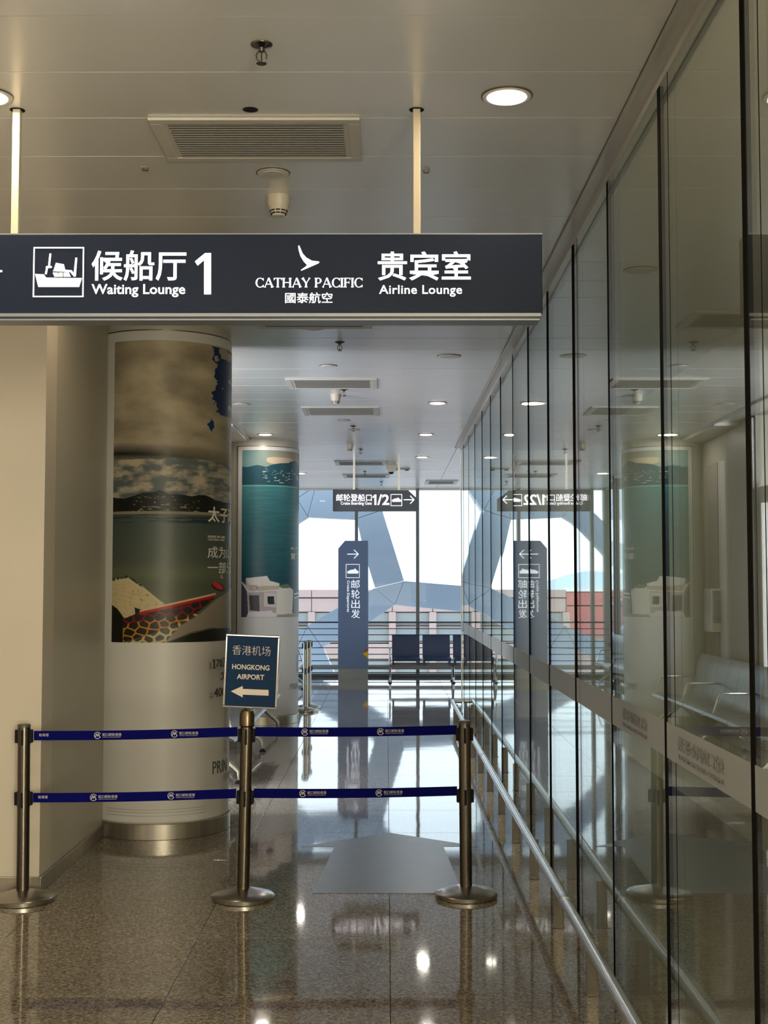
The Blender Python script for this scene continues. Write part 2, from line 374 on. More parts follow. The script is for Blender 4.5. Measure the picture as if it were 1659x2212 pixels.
# ---- right glass partition
wr = sempty('wall_right')
J0 = 3.335; JP = 1.035
joints = [J0 + JP * k for k in range(-6, 13)]
PANE_ROT = {9: -.05, 8: -.14, 7: -.10, 6: -.17, 5: .05, 4: -.20, 3: -.26, 2: -.31, 1: .14, 0: .0}
for i, j in enumerate(joints):
    y0 = j; y1 = joints[i + 1] if i + 1 < len(joints) else 16.28
    k = i - 6; w_ = (y1 - y0) / 2 - .02
    mb = MB().box(-.006, .006, -w_, w_, .02, H - .03)
    mb.f = [mb.f[3], mb.f[5]]              # the two faces; the ground edges sit inside the black joints
    p = mb.build('glass_pane', M_GLASSP, wr); p.location = (GX + .006, (y0 + y1) / 2, 0)
    p.rotation_euler = (0, 0, R(PANE_ROT.get(k, random.uniform(-.1, .05))))
    box(GX - .0015, GX + .0135, j - .02, j + .02, .02, H - .03).build('joint_seal', M_SEAL, wr)
    if k < 4: box(GX - .0008, GX + .0008, j - .1425, j - .139, .02, H - .03).build('joint_line', M_SEAL, wr)
    fb = MB().box(-.0085, -.0065, -w_, w_, 1.078, 1.195)
    q = fb.build('frosted_band', M_FROST, wr); q.location = p.location; q.rotation_euler = p.rotation_euler
box(GX - .002, GX + .02, 16.26, 16.30, 0, H - .03).build('end_post', M_ALU, wr)
struct(box(GX - .012, GX + .03, -3, 16.3, 0, .02).build('trim_3', M_STEELD))
mb = MB().box(.872, GX - .004, -4, 16.32, H - .012, H + .03).box(GX - .004, GX + .03, -4, 16.32, H - .045, H + .03).box(.872, .884, -4, 16.32, H - .018, H - .01)
struct(mb.build('trim_4', M_ALU))
for (ya, yb, z0, z1, s) in ((3.62, 4.18, 1.125, 1.17, '蛇口邮轮母港'), (3.62, 4.18, 1.098, 1.112, 'SHEKOU CRUISE HOMEPORT'), (4.68, 5.15, 1.125, 1.17, '蛇口邮轮母港'), (4.68, 5.15, 1.098, 1.112, 'SHEKOU CRUISE HOMEPORT')):
    letters(s, ya, yb, z0, z1, GX - .0035, M_FROSTT, wr, bold=.01, facing='x')
# ---- far window wall
MX = [LX + .02, -.545 - 1.107, -.545, .562, 1.669, 2.776, 3.883, 4.99, 6.097, 7.1]
win = sempty('window_1')
for i, x in enumerate(MX):
    wd = .055 if i == 0 else .03
    box(x - wd, x + wd, FARY - .1, FARY + .06, 0, H + .05).build('mullion', M_MULL, win, bevel=.004)
    if i: box(MX[i - 1] + .03, x - .03, FARY - .006, FARY + .006, .06, H).build('pane', M_GLASSW, win)
box(LX, 7.1, FARY - .08, FARY + .06, 0, .06).build('sill', M_MULL, win)
box(LX, 7.1, FARY - .08, FARY + .06, H - .03, H + .08).build('head', M_ALU, win)
win2 = sempty('window_2')
LYS = [16.0, 18.45, 20.95, FARY - .05]
for i, y in enumerate(LYS[:-1]):
    box(LX - .04, LX + .05, y - .045, y + .045, 0, H + .03).build('mullion', M_MULL, win2, bevel=.004)
    box(LX - .006, LX + .006, y + .045, LYS[i + 1] - .03, .06, H).build('pane', M_GLASSW, win2)
box(LX - .04, LX + .04, 16, FARY - .1, 0, .06).build('sill', M_MULL, win2)
box(LX - .04, LX + .04, 16, FARY - .1, H - .03, H + .05).build('head', M_ALU, win2)

# ================================================================== COLUMNS
def sector(r, a0, a1, z0, z1, t, cx, cy, n=48):
    mb = MB(); vs = []
    for k in range(n + 1):
        a = R(a0 + (a1 - a0) * k / n); s_, c_ = math.sin(a), -math.cos(a)
        for rr in (r, r + t):
            for z in (z0, z1): vs.append((cx + rr * s_, cy + rr * c_, z))
    fs = []
    for k in range(n):
        i = 4 * k; j = i + 4
        fs += [(i + 2, j + 2, j + 3, i + 3), (i, i + 1, j + 1, j), (i + 1, i + 3, j + 3, j + 1), (i, j, j + 2, i + 2)]
    fs += [(0, 2, 3, 1), (4 * n, 4 * n + 1, 4 * n + 3, 4 * n + 2)]
    return mb.add(vs, fs)
def vnoise(x, y, seed=0, octs=4):
    out = np.zeros_like(x); amp = 1; tot = 0
    rg = np.random.default_rng(seed); T = rg.random((256, 256))
    for o_ in range(octs):
        xi = np.floor(x).astype(int); yi = np.floor(y).astype(int); fx = x - xi; fy = y - yi
        fx = fx * fx * (3 - 2 * fx); fy = fy * fy * (3 - 2 * fy)
        a = T[xi % 256, yi % 256]; b = T[(xi + 1) % 256, yi % 256]; c = T[xi % 256, (yi + 1) % 256]; d = T[(xi + 1) % 256, (yi + 1) % 256]
        out += amp * ((a * (1 - fx) + b * fx) * (1 - fy) + (c * (1 - fx) + d * fx) * fy); tot += amp; amp *= .5; x = x * 2 + 17; y = y * 2 + 31
    return out / tot
def inpoly(X, Y, P):
    r = np.zeros(X.shape, bool); n = len(P)
    for i in range(n):
        x0, y0 = P[i]; x1, y1 = P[(i + 1) % n]
        if y0 == y1: continue
        c = ((y0 > Y) != (y1 > Y)) & (X < (x1 - x0) * (Y - y0) / (y1 - y0) + x0); r ^= c
    return r
def poster(painter, cx, cy, r, a0, a1, z0, z1, na, nz, parent, name='poster'):
    az = np.radians(np.linspace(a0, a1, na)); zz = np.linspace(z0, z1, nz)
    A, Z = np.meshgrid(az, zz); 
    vs = np.stack([cx + r * np.sin(A), cy - r * np.cos(A), Z], -1).reshape(-1, 3)
    i = (np.arange(nz - 1)[:, None] * na + np.arange(na - 1)[None, :]).ravel()
    fs = np.stack([i, i + 1, i + na + 1, i + na], 1)
    me = bpy.data.meshes.new(name); me.vertices.add(len(vs)); me.vertices.foreach_set('co', vs.ravel())
    me.loops.add(fs.size); me.loops.foreach_set('vertex_index', fs.ravel().astype(np.int32))
    me.polygons.add(len(fs)); me.polygons.foreach_set('loop_start', np.arange(0, fs.size, 4, dtype=np.int32))
    me.update(calc_edges=True); me.validate()
    me.polygons.foreach_set('use_smooth', [True] * len(me.polygons))
    C = painter(np.degrees(A), Z); C = np.concatenate([C, np.ones(C.shape[:2] + (1,))], -1)
    at = me.color_attributes.new('print', 'FLOAT_COLOR', 'POINT'); at.data.foreach_set('color', C.reshape(-1).astype(np.float32))
    m = bpy.data.materials.new(name + '_print'); m.use_nodes = True; nt = m.node_tree; b = nt.nodes['Principled BSDF']
    b.inputs['Roughness'].default_value = .4; b.inputs['IOR'].default_value = 1.32
    v = nt.nodes.new('ShaderNodeVertexColor'); v.layer_name = 'print'; nt.links.new(v.outputs[0], b.inputs['Base Color'])
    return link(name, me, m, parent)
def srgb(c): return np.array([((v / 255) / 12.92 if v <= 10 else ((v / 255 + .055) / 1.055) ** 2.4) for v in c])

def paint_bay(A, Z):            # coastal landmark under clouds; coordinates of the print: X across, Y down
    s = np.sin(np.radians(A - 9.9)); X = np.where(A < 98, 342 + 145 * s, 487 + (A - 98) * 2.2); Y = 1264 - (Z - 1.65) * 2800 / 8.45
    g = 1.95
    def c(r_, g_, b_): return srgb((min(255, r_ * g), min(255, g_ * g), min(255, b_ * g)))
    C = np.zeros(X.shape + (3,))
    n = vnoise(X / 60, Y / 38, 3, 5); n2 = vnoise(X / 22, Y / 12, 5, 5)
    t = np.clip((n - .3) * 1.8 + .2 * np.sin((Y - 700) / 90) , 0, 1)[..., None]
    C[:] = c(66, 61, 52) * (1 - t) + c(90, 84, 72) * t
    t = np.clip(1 - abs(Y - 975 - (X - 237) * .05) / 24, 0, 1)[..., None] ** .7 * np.clip(1 - (X - 330) / 220, .25, 1)[..., None]
    C[:] = C * (1 - t) + c(11, 13, 14) * t
    m = (Y > 990 + (n - .5) * 14) & (Y < 1110); t = np.clip((n2 - .38) * 3.5, 0, 1)[..., None]
    C[m] = (c(40, 44, 45) * (1 - t) + c(80, 75, 66) * t)[m]
    edge = 447 + (vnoise(Y / 14, X * 0 + 2, 9, 4) - .5) * 26
    m = (X > edge) & (Y > 730) & (Y < 882) & (vnoise(X / 16, Y / 20, 11, 4) > .40 - .1 * ((Y > 790) & (Y < 850)))
    C[m] = c(4, 18, 40)
    m = ((abs(X - 441 - (vnoise(Y / 7, Y * 0, 6, 3) - .5) * 14) < 8 * np.clip(1 - abs(Y - 908) / 15, 0, 1))); C[m] = c(6, 26, 44)
    ridge = np.interp(X, [237, 250, 262, 280, 300, 320, 333, 343, 355, 366, 385, 400, 412, 425, 436, 448, 470, 520, 600], [1071, 1074, 1075, 1070, 1063, 1062, 1057, 1060, 1067, 1065, 1067, 1069, 1066, 1065, 1068, 1074, 1078, 1072, 1080])
    m = (Y > ridge) & (Y < 1105); C[m] = c(9, 11, 9)
    m2 = m & (vnoise(X / 9, Y / 2.2, 21, 3) > .73) & (Y > ridge + 5) & (X > 280) & (X < 420); C[m2] = c(70, 66, 52)
    m = (Y >= 1103)
    yy = np.clip((Y - 1103) / 210, 0, 1)[..., None]
    sea = c(30, 35, 34) * (1 - yy) + c(38, 40, 33) * yy
    sea = sea * (1 + .35 * np.exp(-((X - 345) / 55.) ** 2))[..., None]; sea = sea + (np.exp(-((Y - 1238) / 18.) ** 2))[..., None] * c(22, 22, 12)
    C[m] = sea[m]
    m = (Y > 1103) & (Y < 1109); C[m] = c(62, 58, 50)
    m = (Y > 1110) & (Y < 1128) & (vnoise(X / 45, Y / 3, 8, 3) > .52); C[m] = c(18, 24, 26)
    def P(poly, col): C[inpoly(X, Y, poly)] = col
    P([(230, 1252), (272, 1248), (283, 1256), (296, 1262), (345, 1305), (320, 1318), (300, 1334), (262, 1335), (230, 1310)], c(92, 84, 66))
    m = inpoly(X, Y, [(230, 1262), (275, 1258), (345, 1306), (262, 1335), (230, 1310)]) & (abs(vnoise(X / 16, Y / 6, 33, 2) - .5) < .022); C[m] = c(74, 67, 52)
    m = (abs(Y - np.interp(X, [230, 272, 345], [1262, 1250, 1306])) < 2.0) & (X < 345) & (X > 230); C[m] = c(92, 86, 70)
    m = (abs(Y - np.interp(X, [230, 272, 345], [1254, 1245, 1301])) < 3) & (X < 300) & (vnoise(X / 3, Y / 3, 2, 2) > .5); C[m] = c(24, 28, 18)
    P([(230, 1300), (250, 1315), (264, 1335), (268, 1390), (230, 1390)], c(10, 10, 7)); P([(285, 1312), (302, 1318), (300, 1352), (290, 1350)], c(14, 13, 9))
    fac = inpoly(X, Y, [(262, 1338), (300, 1320), (447, 1288), (450, 1293), (415, 1322), (380, 1346), (330, 1366), (262, 1388)])
    C[fac] = c(14, 15, 13)
    # irregular red and yellow lattice
    gx = np.arange(255, 470, 22); pts = [(x + 7 * math.sin(x * 1.7 + k * 2), 1290 + k * 15 + 4 * math.sin(x)) for k in range(8) for x in gx]
    d = np.full(X.shape, 1e9); d2 = d.copy()
    for (px, py) in pts:
        q = np.hypot(X - px, (Y - py) * 1.2); nd2 = np.where(q < d, d, np.minimum(d2, q)); d = np.minimum(d, q); d2 = nd2
    m = fac & (d2 - d < 3.2); yl = Y > np.interp(X, [262, 300, 380], [1350, 1342, 1330]); C[m & ~yl] = c(58, 8, 14); C[m & yl] = c(86, 56, 14)
    base = np.interp(X, [262, 300, 452, 600], [1333, 1320, 1284, 1250])
    m = (X > 296) & (X < 452); C[m & (Y > base - 3) & (Y < base + 1)] = c(96, 84, 66); C[m & (Y >= base + 1) & (Y < base + 7)] = c(78, 10, 14)
    low = inpoly(X, Y, [(262, 1390), (330, 1366), (380, 1345), (414, 1322), (414, 1340), (372, 1366), (345, 1390)])
    C[low] = c(88, 80, 62); C[low & (d2 - d > 5)] = c(30, 30, 22)
    P([(378, 1352), (414, 1330), (452, 1296), (487, 1274), (560, 1225), (700, 1200), (700, 1360), (487, 1360), (440, 1358), (400, 1366), (345, 1390)], c(64, 59, 53))
    P([(345, 1390), (400, 1370), (440, 1361), (487, 1362), (700, 1362), (700, 1400), (345, 1400)], c(12, 12, 11))
    m = np.hypot((X - 457) / 15, (Y - 1268 - (X - 457) * .3) / 9) < 1; C[m] = c(20, 12, 10); m = np.hypot((X - 456) / 12, (Y - 1266 - (X - 457) * .5) / 6) < 1; C[m] = c(96, 16, 14)
    m = inpoly(X, Y, [(463, 1238), (461, 1248), (469, 1250)]); C[m] = c(80, 76, 68)
    return np.clip(C, 0.002, .8)
def paint_sea(A, Z):
    s = np.sin(np.radians(A - 5.6)); X = np.where(A < 94, 559 + 82 * s, 641 + (A - 94) * 1.4); Y = 1264 - (Z - 1.65) * 2800 / 15.3
    C = np.zeros(X.shape + (3,)); c = lambda r_, g_, b_: srgb((r_, g_, b_)) * 1.0
    n = vnoise(X / 30, Y / 14, 4, 5)
    t = np.clip((X - 519) / 110, 0, 1)[..., None]; C[:] = c(92, 128, 130) * (1 - t) + c(140, 130, 112) * t
    m = np.hypot((X - 602) / 42, (Y - 992) / 9) < .8 + (n - .5) * .8; C[m] = c(176, 160, 138)
    ridge = np.interp(X, [519, 530, 550, 558, 570, 580, 592, 605, 616, 622, 631, 638, 645, 700], [1006, 1007, 1003, 1004, 1007, 1002, 999, 997, 996, 992, 988, 996, 1003, 1012])
    m = (Y > ridge); C[m] = c(28, 66, 78)
    m2 = m & (vnoise(X / 6, Y / 2.2, 22, 3) > .68) & (X > 560) & (Y > 1008) & (Y < 1042); C[m2] = c(150, 160, 158)
    yy = np.clip((Y - 1046) / 205, 0, 1)[..., None]; wv = (vnoise(X / 26, Y / 2.0, 7, 3) - .5)[..., None]
    sea = c(58, 112, 118) * (1 - yy) + c(30, 72, 82) * yy; sea = sea * (1 + .5 * wv); m = Y > 1046; C[m] = sea[m]
    C[(Y > 1046) & (Y < 1049)] = c(92, 150, 142)
    def P(poly, col): C[inpoly(X, Y, poly)] = col
    w1 = c(206, 202, 198); w2 = c(186, 176, 166); w3 = c(168, 154, 158); dk = c(46, 48, 48)
    P([(519, 1256), (526, 1262), (540, 1275), (616, 1266), (628, 1275), (626, 1325), (640, 1333), (519, 1333)], w1)
    P([(519, 1258), (531, 1278), (534, 1333), (519, 1333)], c(70, 66, 84))
    P([(528, 1249), (572, 1244), (578, 1254), (552, 1264), (536, 1266)], c(214, 208, 206)); P([(528, 1250), (536, 1264), (536, 1276), (529, 1270)], w2)
    P([(536, 1264), (551, 1264), (551, 1277), (536, 1276)], c(176, 160, 146)); P([(551, 1262), (576, 1254), (598, 1260), (598, 1268), (552, 1268)], c(210, 206, 200))
    P([(552, 1266), (598, 1265), (598, 1273), (552, 1277)], c(178, 164, 148)); P([(600, 1264), (616, 1261), (624, 1270), (602, 1271)], c(98, 110, 90))
    P([(532, 1280), (592, 1277), (592, 1325), (534, 1322)], w3); P([(535, 1286), (556, 1286), (557, 1321), (537, 1318)], dk)
    P([(566, 1280), (591, 1280), (591, 1312), (566, 1310)], c(196, 188, 186)); P([(573, 1288), (587, 1288), (588, 1306), (574, 1305)], c(30, 40, 40))
    P([(592, 1277), (626, 1272), (626, 1324), (594, 1328)], c(202, 200, 192)); P([(534, 1322), (582, 1319), (590, 1333), (530, 1333)], c(206, 202, 206))
    P([(630, 1282), (643, 1279), (643, 1283), (630, 1286)], w1); P([(630, 1290), (643, 1288), (643, 1291), (630, 1294)], w1)
    C[(Y > 1294) & (X > 629) & (Y < 1333)] = c(120, 124, 128)
    P([(593, 1328), (640, 1326), (640, 1333), (593, 1333)], c(150, 140, 136))
    return np.clip(C, .002, .85)
def column(cx, cy, label, pa0, a0, a1, pz0, pz1, ztop, painter, na, nz):
    t = thing('poster_column', label, 'column', (cx, cy, 0))
    MB().lathe([(.455, 0), (.455, H + .02)], 72).build('shaft', M_WALL2, t, smooth=True)
    MB().lathe([(.458, 0), (.472, .002), (.472, .098), (.469, .102), (.458, .102)], 72).build('skirting', M_SKIRT, t, smooth=True)
    sector(.456, pa0, a1 + 8, .112, ztop, .007, 0, 0).build('display_panel', M_PANEL, t, smooth=True)
    sector(.4565, pa0 - 1.1, pa0 - .1, .112, ztop + .01, .009, 0, 0, 2).build('panel_edge', M_STEELD, t)
    sector(.4565, pa0 - 1.1, a1 + 8, ztop, ztop + .006, .009, 0, 0, 48).build('panel_edge', M_STEELD, t)
    p = poster(painter, 0, 0, .4645, a0, a1, pz0, pz1, na, nz, t)
    return t
C1 = (-1.545, 8.96); C2 = (-1.535, 15.82)
def zof(py, D): return 1.65 - (py - 1264) * D / 2800
ta = column(*C1, 'large round column with a cloudy bay poster, just behind the blue belts', -45.5, -35.5, 150, 1.275, 3.27, 3.335, paint_bay, 600, 760)
tb = column(*C2, 'farther round column with a green sea and white house poster', -31, -23.6, 150, zof(1333, 15.35), zof(971, 15.35), zof(963, 15.35) + .0, paint_sea, 330, 480)
def a1c(px): return math.degrees(math.asin(max(-1, min(1, (px - 342) / 145)))) + 9.9
def z1(py): return zof(py, 8.45)
def ctext(body, x0, x1, y0, y1, m=M_INK, bold=.0, rot=0):
    letters_cyl(body, a1c(x0), x1 if x1 < 300 else a1c(x1), z1(y1), z1(y0), 0, 0, .4665, m, ta, bold, rot)
ctext('太子湾', 433, 92, 1089, 1124, M_POSTT, .012)
ctext('SEASIDE ART AND', 433, 470, 1154, 1159, M_POSTT); ctext('CULTURAL COAST', 433, 470, 1161, 1165, M_POSTT)
ctext('成为山海', 433, 100, 1178, 1204, M_POSTT, .0); ctext('一部分', 433, 88, 1212, 1238, M_POSTT, .0)
ctext('70万', 453, 477, 1427, 1448, M_INK, .004)
mb = MB()
for (x0_, x1_, y0_, y1_) in ((447.6, 450, 1427.5, 1447.8), (445, 447.6, 1429.5, 1432), (445.3, 452, 1446.4, 1448)):
    q_ = sector(.4665, a1c(x0_), a1c(x1_), z1(y1_), z1(y0_), .0015, 0, 0, 2); mb.add(q_.v, q_.f)
mb.build('lettering', M_INK, ta); ctext('文化', 463, 92, 1455, 1476, M_INK, .008)
ctext('400+', 449, 479, 1492, 1512, M_INK, .0)
ctext('面积', 438, 442, 1434, 1448, M_INK2, .02, -90); ctext('TOP', 439, 446, 1501, 1505, M_INK2); ctext('LINE', 439, 447, 1508, 1513, M_INK2)
ctext('PRIN', 447, 478, 1653, 1680, M_INK, -.008); ctext('招商', 470, 92, 1684, 1700, M_INK2, .0)
ctext('PRINCE BAY ART COAST', 473, 477, 1540, 1640, M_INK2, 0, -90)
for y in (1747, 1753, 1760):       # rows of fine contour lines near the foot of the panel
    sector(.4635, -38, 50, z1(y), z1(y) + .0025, .0012, 0, 0, 24).build('printed_line', M_INK2, ta)
def a2c(px): return math.degrees(math.asin(max(-1, min(1, (px - 559) / 82)))) + 5.6
def z2(py): return zof(py, 15.35)
for (s, x0, x1, y0, y1, m, b, r_) in (('望海', 622, 82, 1194, 1207, M_POSTT, .01, 0), ('SEA ART', 622, 638, 1181, 1186, M_POSTT, 0, 0), ('PRIN', 621, 638, 1478, 1491, M_INK2, 0, 0), ('ART COAST', 636, 640, 1416, 1455, M_INK2, 0, -90)):
    letters_cyl(s, a2c(x0), x1 if x1 < 300 else a2c(x1), z2(y1), z2(y0), 0, 0, .4665, m, tb, b, r_)
# box fixed beside the second column
bx = thing('wall_box', 'small grey glass-fronted box on the wall left of the sea poster column', 'box', (-1.90, 14.75, 1.12))
box(-.03, .10, -.05, .30, 0, .49).build('casing', M_ALU, bx, bevel=.004); box(-.015, .085, -.056, -.05, .1, .47).build('front', mat('grey_film', (.22, .24, .25), .3, noise=(9, .5, 4)), bx)
box(-.01, .08, -.058, -.05, .02, .09).build('label_plate', mat('buff_plate', (.6, .5, .4), .5, noise=(30, .3, 3)), bx)

# ================================================================== CEILING FITTINGS
def downlight(x, y, lit, label, r=.088, group=None, inner=.072):
    t = thing('downlight', label, 'ceiling light', (x, y, H), group)
    MB().lathe([(r + .004, .001), (r + .004, -.003), (r, -.004)][::-1], 40).build('rim', M_RINGD, t, smooth=True)
    MB().lathe([(inner, -.0065), (r - .001, -.0055), (r, -.003)], 40).build('ring', M_RING, t, smooth=True)
    MB().lathe([(inner - .002, -.0085), (inner, -.0062)], 40).build('diffuser', M_LAMP if lit else M_OFF, t, smooth=True)
    if lit:
        l = bpy.data.lights.new('lamp', 'AREA'); l.shape = 'DISK'; l.size = inner * 2; l.energy = DOWN_W * (.8 if y < 6 else .3 if y < 9 else .6); l.color = DOWN_C if y < 9 else (1, .93, .84)
        o = bpy.data.objects.new('lamp', l); COL.objects.link(o); o.parent = t; o.location = (0, 0, -.012)
    return t
DLX, DLL = .45, -1.43
downlight(.431, 4.553, True, 'brightly lit round downlight nearest the camera, right of the hanging sign pole')
downlight(DLL, 4.55, True, 'lit round downlight at the left edge beside the left sign pole')
for (u, v, lit, lab) in ((970, 769, False, 'unlit round downlight directly behind the big hanging sign, right side'),
                         (520, 873, False, 'unlit round downlight just right of the cloudy bay poster column'),
                         (945, 870, True, 'lit round downlight right of the second pair of vents'),
                         (573, 938, True, 'lit round downlight above the sea poster column'),
                         (920, 938, True, 'lit round downlight up and right of the small hanging sign'),
                         (912, 987, True, 'lit round downlight just above the right end of the small hanging sign'),
                         (650, 1022, True, 'lit round downlight peeking past the sea poster column near the windows')):
    x, y = on_z(u, v, H); downlight(x, y, lit, lab)
for (x, y) in ((.45, 1.95), (DLL, 1.95), (.45, -.7), (DLL, -.7), (-3.2, 4.55), (-3.2, 1.95), (-3.2, -.7)):  # unseen downlights continuing the rows, added to light the near end
    downlight(x, y, True, 'lit round ceiling downlight behind or beside the camera, out of the frame', group='downlights out of the frame')
downlight(DLL, 7.12, True, 'lit round downlight hidden behind the left part of the big hanging sign')
downlight(DLX, 7.12, False, 'unlit round downlight hidden behind the right part of the big hanging sign')
downlight(*on_z(590, 373, H), False, 'small unlit ceiling speaker disc between the big vent and the smoke detector', r=.068, inner=.046)
for (u, v, lab) in ((709, 790, 'small round ceiling speaker just in front of the third vent'), (743, 908, 'small round ceiling speaker behind the fourth vent'), (765, 928, 'small flat disc behind the farthest visible row sprinkler'), (678, 709, 'small round disc showing just under the big hanging sign')):
    x, y = on_z(u, v, H); downlight(x, y, False, lab, r=.066, inner=.05)
t = thing('ceiling_hole', 'open round dark hole in the ceiling in front of the big vent', 'hole', (*on_z(541, 237, H), H))
MB().lathe([(.026, -.0006), (.027, -.0002)], 24).build('opening', M_BLACK, t); MB().lathe([(.029, -.0004), (.030, 0)], 24).build('rim', M_RINGD, t)
def vent(x0, x1, y0, y1, label, n=14):
    t = thing('air_vent', label, 'air vent', ((x0 + x1) / 2, (y0 + y1) / 2, H)); a = (x1 - x0) / 2; b = (y1 - y0) / 2; f = .045; d = .012
    MB().box(-a, a, -b, -b + f, -d, 0).box(-a, a, b - f, b, -d, 0).box(-a, -a + f, -b + f, b - f, -d, 0).box(a - f, a, -b + f, b - f, -d, 0).build('frame', M_VENT, t, bevel=.003)
    MB().box(-a + f, a - f, -b + f, b - f, -.0015, -.0005).build('backing', M_BLACK if y0 > 8 else M_BLACK, t)
    for sx in (-1, 1):
        MB().box(min(sx * (a - f), sx * (a - f - .02)), max(sx * (a - f), sx * (a - f - .02)), -b + f, b - f, -.009, -.001).build('end_bar', M_VENT, t)
    p = (2 * b - 2 * f) / n; me = None
    for k in range(n):
        yc = -b + f + p * (k + .5)
        if me is None:
            w_ = p * .19
            me = MB().box(-a + f + .02, a - f - .02, -w_, w_, -.0112, -.0098).box(-a + f + .02, a - f - .02, w_ - .001, w_, -.0098, -.004).build('slat', M_SLAT, t); o = me
        else: o = me.copy(); COL.objects.link(o)
        o.location = (0, yc, 0)
    return t
vent(-.895, -.10, 4.76, 5.24, 'large rectangular air vent nearest the camera, above the hanging sign', 15)
for (v0, v1, x0, x1, lab, n) in ((672, 707, -.88, -.095, 'dark air vent half hidden behind the bottom edge of the big hanging sign', 10),
                              (817, 838, -.86, -.08, 'third air vent, between the two sprinklers', 10), (878, 896, -.84, -.07, 'fourth air vent with white angled blades, behind the smoke detector', 10),
                              (995, 1004, -.74, 0, 'narrow air vent above the small hanging sign', 8), (1024, 1031, -.70, .05, 'farthest narrow air vent over the small hanging sign', 8)):
    vent(x0, x1, on_z(835, v0, H)[1], on_z(835, v1, H)[1], lab, n)
x0, y0 = on_z(920, 1037, H); x1, y1 = on_z(985, 1045, H); vent(x0, x1, y0, y1, 'striped air vent at the window end, right of the small hanging sign', 6)
def sprinkler(u, v, label):
    x, y = on_z(u, v, H); t = thing('sprinkler', label, 'sprinkler', (x, y, H))
    MB().lathe([(.006, -.014), (.018, -.010), (.034, -.004), (.036, 0)], 28).build('plate', M_STEELD, t, smooth=True)
    mb = MB().lathe([(.010, -.024), (.011, -.008)], 16)
    for s_ in (-1, 1): mb.tube([(s_ * .009, 0, -.022), (s_ * .017, 0, -.035), (s_ * .015, 0, -.05), (s_ * .004, 0, -.058)], .0028, 8)
    mb.tube([(0, 0, -.022), (0, 0, -.056)], .0026, 8); mb.build('body', M_STEELD, t, smooth=True)
    MB().lathe([(.017, -.064), (.017, -.0625), (.005, -.057)], 16).build('deflector', M_STEELD, t, smooth=True)
sprinkler(565, 96, 'chrome sprinkler head nearest the camera at the top of the picture')
for (u, v, l) in ((734, 739, 'sprinkler hanging just below the big sign in view'), (743, 841, 'sprinkler beside the smoke detector between two vents'), (763, 920, 'sprinkler behind the fourth vent'),
                  (779, 970, 'sprinkler just right of the small box detector'), (788, 1018, 'sprinkler between the two farthest vents'), (824, 1040, 'farthest sprinkler, near the window head')): sprinkler(u, v, l)
def detector(x, y, label, s=1.0):
    t = thing('smoke_detector', label, 'smoke detector', (x, y, H))
    MB().lathe([(.046 * s, -.05 * s), (.05 * s, -.04 * s), (.052 * s, 0)], 32).build('base', M_DET, t, smooth=True)
    MB().lathe([(.012 * s, -.094 * s), (.026 * s, -.092 * s), (.034 * s, -.078 * s), (.044 * s, -.054 * s), (.045 * s, -.05 * s)], 32).build('head', M_DET, t, smooth=True)
    for k in range(10):
        a = 2 * PI * k / 10
        for zz, rr in ((-.070, .0385), (-.082, .0335)):
            mb = MB().box(-.009 * s, .009 * s, -.0012 * s, .0012 * s, -.0025 * s, .0025 * s); o = mb.build('slot', M_BLACK, t)
            o.location = (rr * s * math.sin(a), -rr * s * math.cos(a), zz * s); o.rotation_euler = (0, 0, a)
detector(*on_z(602, 424, H), 'round beige smoke detector in front of the big hanging sign', 1.0)
detector(*on_z(725, 852, H), 'dark smoke detector between the third and fourth vents', .95)
detector(*on_z(756, 960, H), 'smoke detector above the left half of the small hanging sign', .9)
x, y = on_z(845, 999, H); t = thing('security_camera', 'boxy ceiling security camera between the poles of the small hanging sign', 'security camera', (x, y, H))
MB().lathe([(.06, -.03), (.07, -.02), (.07, 0)], 24).build('mount', M_DET, t, smooth=True); MB().prism_y([(-.09, -.03), (.09, -.03), (.07, -.11), (.045, -.14), (-.03, -.14), (-.06, -.11)], -.06, .06).build('housing', M_DET, t, bevel=.006)
MB().lathe([(.022, -.165), (.035, -.15), (.036, -.135)], 20).build('lens', M_BLACK, t, smooth=True)
x, y = on_z(866, 1012, H); t = thing('emergency_light', 'flat twin-ended fitting on the ceiling right of the security camera', 'ceiling fitting', (x, y, H))
MB().box(-.14, .14, -.05, .05, -.018, 0).build('body', M_DET, t, bevel=.005)
for s_ in (-1, 1): MB().lathe([(.03, -.034), (.035, -.018)], 16, (s_ * .09, 0, 0)).build('lamp_head', M_RINGD, t, smooth=True)
for (u, v, l, c) in ((313, 362, 'tiny round ceiling anchor left of the big vent', 'anchor'), (919, 367, 'small metal eyelet on the ceiling right of the hanging sign pole', 'eyelet')):
    x, y = on_z(u, v, H); t = thing('ceiling_' + c, l, c, (x, y, H)); MB().lathe([(.016, -.004), (.02, 0)], 20).build('plate', M_ALU, t, smooth=True)
    MB().tube([(-.006, 0, -.003), (-.008, 0, -.012), (.012, 0, -.014), (.016, 0, -.004)], .002, 6).build('hook', M_STEELD, t, smooth=True)

